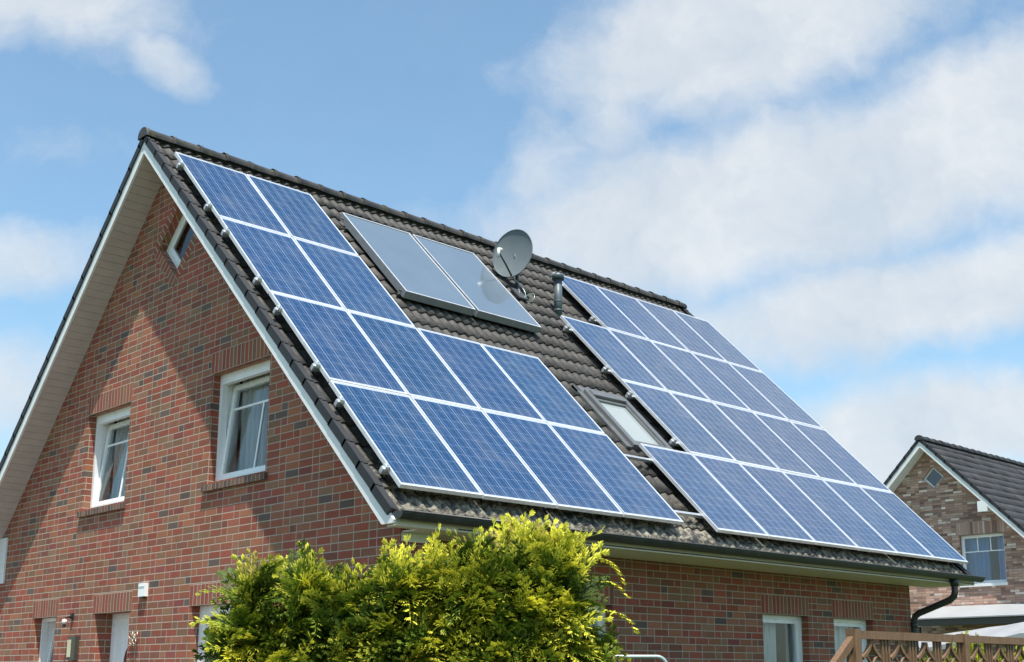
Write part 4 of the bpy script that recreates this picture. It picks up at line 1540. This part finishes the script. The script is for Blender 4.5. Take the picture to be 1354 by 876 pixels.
def foliage(name, leaders, count, mat, parent, off, seed, size=(0.13, 0.26), tips=()):
    rng = np.random.default_rng(seed)
    prng = random.Random(seed)
    temps = [spray_template(prng) for _ in range(5)]
    area = np.array([l[3] * (l[2] - 0.1) for l in leaders])
    share = np.maximum(40, (count * area / area.sum())).astype(int)
    Vs, Fs, Ts, Rs = [], [], [], []
    base = 0

    def add(pos, ax, up, sz, rnd, tipb):
        nonlocal base
        V, F, T = temps[int(rng.integers(0, 5))]
        ax = ax / np.linalg.norm(ax)
        sd = np.cross(up, ax)
        ln = np.linalg.norm(sd)
        if ln < 1e-3:
            sd = np.cross(np.array([1.0, 0.3, 0.1]), ax)
            ln = np.linalg.norm(sd)
        sd /= ln
        nn = np.cross(ax, sd)
        Vs.append(pos + sz * (V[:, :1] * ax + V[:, 1:2] * sd + V[:, 2:3] * nn))
        Fs.append(F + base)
        Ts.append(np.clip(T * tipb, 0, 1))
        Rs.append(np.full(len(T), rnd))
        base += len(V)
    for (lx, ly, ztop, rad, zlow), nsp in zip(leaders, share):
        ph = rng.uniform(0, 6.28, 6)
        ncl = max(12, int(nsp / 20))
        for ci in range(ncl):
            t = rng.random() ** 0.9
            z = zlow + (ztop - 0.06 - zlow) * t
            prof = (1 - t ** 2.8) ** 0.60 * (0.80 + 0.2 * math.sin(min(1, t * 3) * 1.57))
            th = rng.uniform(0, 2 * math.pi)
            inner = rng.random() < 0.25
            r = rad * prof * (rng.uniform(0.45, 0.75) if inner else rng.uniform(0.80, 1.20))
            o_ = np.array([math.cos(th), math.sin(th), 0])
            cen = np.array([lx, ly, z]) + o_ * r
            cdir = o_ * (1.0 - 0.35 * t) + np.array([0, 0, 0.12 + 0.65 * t ** 3 + rng.normal(0, 0.2)]) + rng.normal(0, 0.18, 3)
            cdir /= np.linalg.norm(cdir)
            crand = rng.random()
            csz = rng.uniform(0.07, 0.17)
            ctip = rng.uniform(0.50, 1.08)
            for _ in range(20):
                spread = rng.normal(0, 0.50, 3)
                ax = cdir + spread
                ax /= np.linalg.norm(ax)
                sz = rng.uniform(*size)
                pos = cen - cdir * 0.10 + ax * csz * rng.uniform(0.1, 1.0)
                upv = np.array([0, 0, 1.0]) + rng.normal(0, 0.62, 3) + o_ * 0.2
                add(pos, ax, upv, sz, float(np.clip(crand * 0.6 + rng.random() * 0.4, 0, 1)), 0.45 if inner else ctip * rng.uniform(0.85, 1.12))  # inner sprays coloured darker: shade inside the crown, painted in
        for _ in range(int(6 + nsp * 0.02)):     # leading shoots standing clear of the crown
            th = rng.uniform(0, 6.28)
            o_ = np.array([math.cos(th), math.sin(th), 0])
            pos = np.array([lx, ly, ztop - 0.12]) + o_ * rad * rng.uniform(0, 0.45)
            pos[2] -= 0.25 * (np.hypot(*(pos[:2] - [lx, ly])) / rad)
            add(pos, o_ * 0.5 + np.array([0, 0, 1.0]) + rng.normal(0, 0.2, 3), np.array([0, 0, 1.0]) + o_, rng.uniform(size[0], size[1] * 1.15), rng.random(), 1.1)
    for (p, dvec, sz) in tips:
        add(np.array(p), np.array(dvec, float), np.array([0, 0, 1.0]), sz, 0.6, 1.1)
    V = np.concatenate(Vs) - np.array(off)
    F = np.concatenate(Fs)
    me = bpy.data.meshes.new(name)
    me.vertices.add(len(V))
    me.vertices.foreach_set('co', V.astype(np.float32).ravel())
    me.loops.add(F.size)
    me.loops.foreach_set('vertex_index', F.astype(np.int32).ravel())
    me.polygons.add(len(F))
    me.polygons.foreach_set('loop_start', np.arange(0, F.size, 4, dtype=np.int32))
    me.polygons.foreach_set('loop_total', np.full(len(F), 4, dtype=np.int32))
    at = me.attributes.new('tip', 'FLOAT', 'POINT')
    at.data.foreach_set('value', np.concatenate(Ts).astype(np.float32))
    at = me.attributes.new('rnd', 'FLOAT', 'POINT')
    at.data.foreach_set('value', np.concatenate(Rs).astype(np.float32))
    me.materials.append(mat)
    me.update(calc_edges=True)
    o = bpy.data.objects.new(name, me)
    sc.collection.objects.link(o)
    o.parent = parent
    return o


def shrub(name, label, leaders, count, seed, mat=None, size=(0.13, 0.26), tips=(), cat='shrub', group=None):
    cx = sum(l[0] for l in leaders) / len(leaders)
    cy = sum(l[1] for l in leaders) / len(leaders)
    off = (cx, cy, 0)
    root = thing(name, label, cat, off, group=group)
    mb = MB()
    for (lx, ly, zt, rad, zl) in leaders:
        mb.tube([(lx * 0.7 + cx * 0.3, ly * 0.7 + cy * 0.3, -0.05), (lx, ly, zt * 0.5), (lx, ly, zt - 0.12)], [0.05, 0.03, 0.008], 8)
        rr_ = random.Random(seed)
        for i in range(14):
            z = zl + (zt - zl) * (0.1 + 0.75 * i / 14)
            a = rr_.uniform(0, 6.28)
            r = rad * 0.75 * (1 - (z / zt) ** 3)
            mb.tube([(lx, ly, z), (lx + r * 0.5 * math.cos(a), ly + r * 0.5 * math.sin(a), z + 0.05), (lx + r * math.cos(a), ly + r * math.sin(a), z + 0.18)], [0.014, 0.010, 0.004], 6)
    mb.build('trunk', M_BARK, root, off)
    foliage('foliage', leaders, count, mat or M_LEAF, root, off, seed, size, tips)
    return root


G = 'golden thuja shrubs in front of the house'
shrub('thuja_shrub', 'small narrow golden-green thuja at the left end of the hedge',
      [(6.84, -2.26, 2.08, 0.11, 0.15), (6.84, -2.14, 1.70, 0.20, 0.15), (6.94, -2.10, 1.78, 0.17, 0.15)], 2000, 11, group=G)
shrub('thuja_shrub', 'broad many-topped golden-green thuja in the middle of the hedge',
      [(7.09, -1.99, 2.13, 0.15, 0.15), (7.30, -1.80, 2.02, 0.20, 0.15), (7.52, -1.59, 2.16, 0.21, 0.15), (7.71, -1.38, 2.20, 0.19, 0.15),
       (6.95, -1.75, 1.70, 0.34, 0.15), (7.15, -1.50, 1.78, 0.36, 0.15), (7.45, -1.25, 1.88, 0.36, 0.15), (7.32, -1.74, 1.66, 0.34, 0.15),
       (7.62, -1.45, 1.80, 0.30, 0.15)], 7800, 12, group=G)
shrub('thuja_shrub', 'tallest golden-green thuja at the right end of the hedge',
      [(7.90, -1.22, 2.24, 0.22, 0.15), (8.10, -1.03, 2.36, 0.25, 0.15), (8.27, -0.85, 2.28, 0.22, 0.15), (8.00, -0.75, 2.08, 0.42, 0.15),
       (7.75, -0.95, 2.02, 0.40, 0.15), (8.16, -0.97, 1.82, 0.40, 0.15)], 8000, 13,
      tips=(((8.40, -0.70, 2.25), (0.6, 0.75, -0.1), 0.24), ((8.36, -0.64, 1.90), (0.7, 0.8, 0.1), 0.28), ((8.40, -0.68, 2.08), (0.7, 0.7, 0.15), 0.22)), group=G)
shrub('garden_shrub', 'bright yellow-green shrub showing through the fence lattice',
      [(6.55, 7.45, 1.62, 0.30, 0.2), (6.80, 7.75, 1.80, 0.26, 0.2), (7.05, 8.1, 1.62, 0.32, 0.2), (7.25, 8.5, 1.66, 0.30, 0.2)], 2200, 21, M_LEAF2)

# ------------------------------------------------------------------ wooden lattice fence
FX = 8.25
fence = thing('lattice_fence', 'brown wooden fence with curved ornamental lattice in front of the downpipe', 'fence', (FX, 2.75, 0))
foff = (FX, 2.75, 0)
posts = [2.755, 4.71, 6.67, 8.62]
ZT = 1.853
for y in posts:
    mb = MB()
    mb.box(FX - 0.045, FX + 0.045, y - 0.045, y + 0.045, 0, ZT + 0.012)
    mb.build('post', M_WOOD, fence, foff, bevel=0.006)
for a, b_ in zip(posts, posts[1:]):
    y0_, y1_ = a + 0.045, b_ - 0.045
    for (z0_, z1_) in ((ZT - 0.07, ZT), (ZT - 0.50, ZT - 0.44), (0.10, 0.17)):
        mb = MB()
        mb.box(FX - 0.03, FX + 0.03, y0_, y1_, z0_, z1_)
        mb.build('rail', M_WOOD, fence, foff, bevel=0.004)
    # ornamental band: pairs of slats and onion-shaped curves
    mb = MB()
    n = 4
    w = (y1_ - y0_) / n
    for i in range(n):
        yc = y0_ + w * (i + 0.5)
        for dy in (-w * 0.5, -w * 0.385, w * 0.385):
            mb.box(FX - 0.012, FX + 0.012, yc + dy - 0.011, yc + dy + 0.011, ZT - 0.44, ZT - 0.07)
        for sgn in (-1, 1):
            pts = []
            for k_ in range(17):
                t_ = k_ / 16
                ww = 0.012 + w * 0.30 * (1 - t_) ** 1.9
                pts.append((yc + sgn * ww, ZT - 0.235 + 0.155 * t_))
            for (ya_, za_), (yb_, zb2) in zip(pts, pts[1:]):
                dv = Vector((yb_ - ya_, zb2 - za_))
                nv = Vector((-dv.y, dv.x)).normalized() * 0.014
                dv *= 0.02
                q4 = [(ya_ + nv.x, za_ + nv.y), (ya_ - nv.x, za_ - nv.y), (yb_ - nv.x, zb2 - nv.y), (yb_ + nv.x, zb2 + nv.y)]
                lo_ = [(FX - 0.017, y, z) for y, z in q4]
                hi_ = [(FX + 0.017, y, z) for y, z in q4]
                mb.hexa(lo_ + hi_)
            # curl that turns back beneath the spire
            arc = [(FX, yc + sgn * (0.012 + w * 0.15 + w * 0.15 * math.cos(a_)), ZT - 0.235 - 0.075 * (1 - math.cos(a_)) * 0.5 + 0.06 * math.sin(a_) * 0.9) for a_ in [math.radians(q_) for q_ in range(0, 200, 16)]]
            mb.tube(arc, 0.013, 6)
            low_ = [(FX, yc + sgn * (0.012 + w * 0.30 * (i_ / 8) ** 1.6), ZT - 0.43 + 0.11 * (1 - i_ / 8)) for i_ in range(9)]
            mb.tube(low_, 0.012, 6)
    mb.build('lattice', M_WOOD, fence, foff)
    mb = MB()
    y = y0_
    while y < y1_ - 0.05:
        mb.box(FX - 0.012, FX + 0.012, y + 0.004, min(y + 0.095, y1_), 0.17, ZT - 0.50)
        y += 0.1
    mb.build('board_panel', M_WOOD, fence, foff)
# sloping end piece
mb = MB()
ya_, yb_ = 1.75, 2.71
def slope(y):
    return 1.80 - (2.71 - y) * 0.74
mb.hexa([(FX - 0.03, ya_, slope(ya_) - 0.085), (FX + 0.03, ya_, slope(ya_) - 0.085), (FX + 0.03, yb_, slope(yb_) - 0.085), (FX - 0.03, yb_, slope(yb_) - 0.085),
         (FX - 0.03, ya_, slope(ya_)), (FX + 0.03, ya_, slope(ya_)), (FX + 0.03, yb_, slope(yb_)), (FX - 0.03, yb_, slope(yb_))])
mb.build('sloping_rail', M_WOOD, fence, foff, bevel=0.004)
mb = MB()
mb.box(FX - 0.045, FX + 0.045, ya_ - 0.09, ya_, 0, slope(ya_) + 0.02)
mb.build('post', M_WOOD, fence, foff, bevel=0.006)
mb = MB()
y = ya_
while y < yb_ - 0.05:
    mb.box(FX - 0.012, FX + 0.012, y + 0.004, y + 0.095, 0.12, slope(y) - 0.10)
    y += 0.1
mb.build('board_panel', M_WOOD, fence, foff)

# second stretch of fence returning behind
f2_ = thing('garden_fence', 'darker brown wooden fence rail standing beyond the lattice fence', 'fence', (7.2, 9.5, 0))
foff = (7.2, 9.5, 0)
for x in (7.35, 9.3):
    mb = MB()
    mb.box(x - 0.045, x + 0.045, 9.45, 9.54, 0, 2.06)
    mb.build('post', M_WOOD, f2_, foff)
mb = MB()
mb.box(7.395, 9.255, 9.465, 9.525, 1.99, 2.05)
mb.build('rail', M_WOOD, f2_, foff)
mb = MB()
mb.box(7.395, 9.255, 9.465, 9.525, 0.15, 0.22)
mb.build('rail', M_WOOD, f2_, foff)
mb = MB()
for i in range(18):
    xx = 7.40 + i * 0.103
    mb.box(xx + 0.004, xx + 0.099, 9.48, 9.51, 0.22, 1.72)
    if i % 2 == 0:
        mb.box(xx + 0.03, xx + 0.055, 9.48, 9.51, 1.72, 1.99)
mb.build('board_panel', M_WOOD, f2_, foff)

# ------------------------------------------------------------------ pale tube frame between hedge and house
rk = thing('tube_frame', 'pale metal tube frame with rounded corners standing right of the hedge', 'garden frame', (6.5, 1.7, 0))
off = (6.5, 1.7, 0)
pa, pb = Vector((6.10, 1.25, 0)), Vector((6.80, 2.01, 0))
dr_ = (pb - pa).normalized()
HT = ZG - 6.612
path = [pa, pa + Vector((0, 0, HT - 0.12))]
for i in range(1, 7):
    a = i / 6 * math.pi / 2
    path.append(pa + dr_ * (0.09 - 0.09 * math.cos(a)) + Vector((0, 0, HT - 0.09 + 0.09 * math.sin(a))))
for i in range(0, 7):
    a = i / 6 * math.pi / 2
    path.append(pb - dr_ * (0.09 - 0.09 * math.sin(a)) + Vector((0, 0, HT - 0.09 + 0.09 * math.cos(a))))
path.append(pb)
mb = MB()
mb.tube([tuple(p) for p in path], 0.018, 12)
mb.build('outer_tube', M_TUBE, rk, off)
mb = MB()
for i in range(1, 8):
    p = pa.lerp(pb, i / 8)
    mb.tube([(p.x, p.y, 0.3), (p.x, p.y, HT - 0.05)], 0.004, 6)
for i in range(1, 9):
    z = 0.3 + (HT - 0.4) * i / 8
    mb.tube([(pa.x, pa.y, z), (pb.x, pb.y, z)], 0.004, 6)
mb.build('mesh_grid', M_BLACK, rk, off)

bpy.context.view_layer.update()
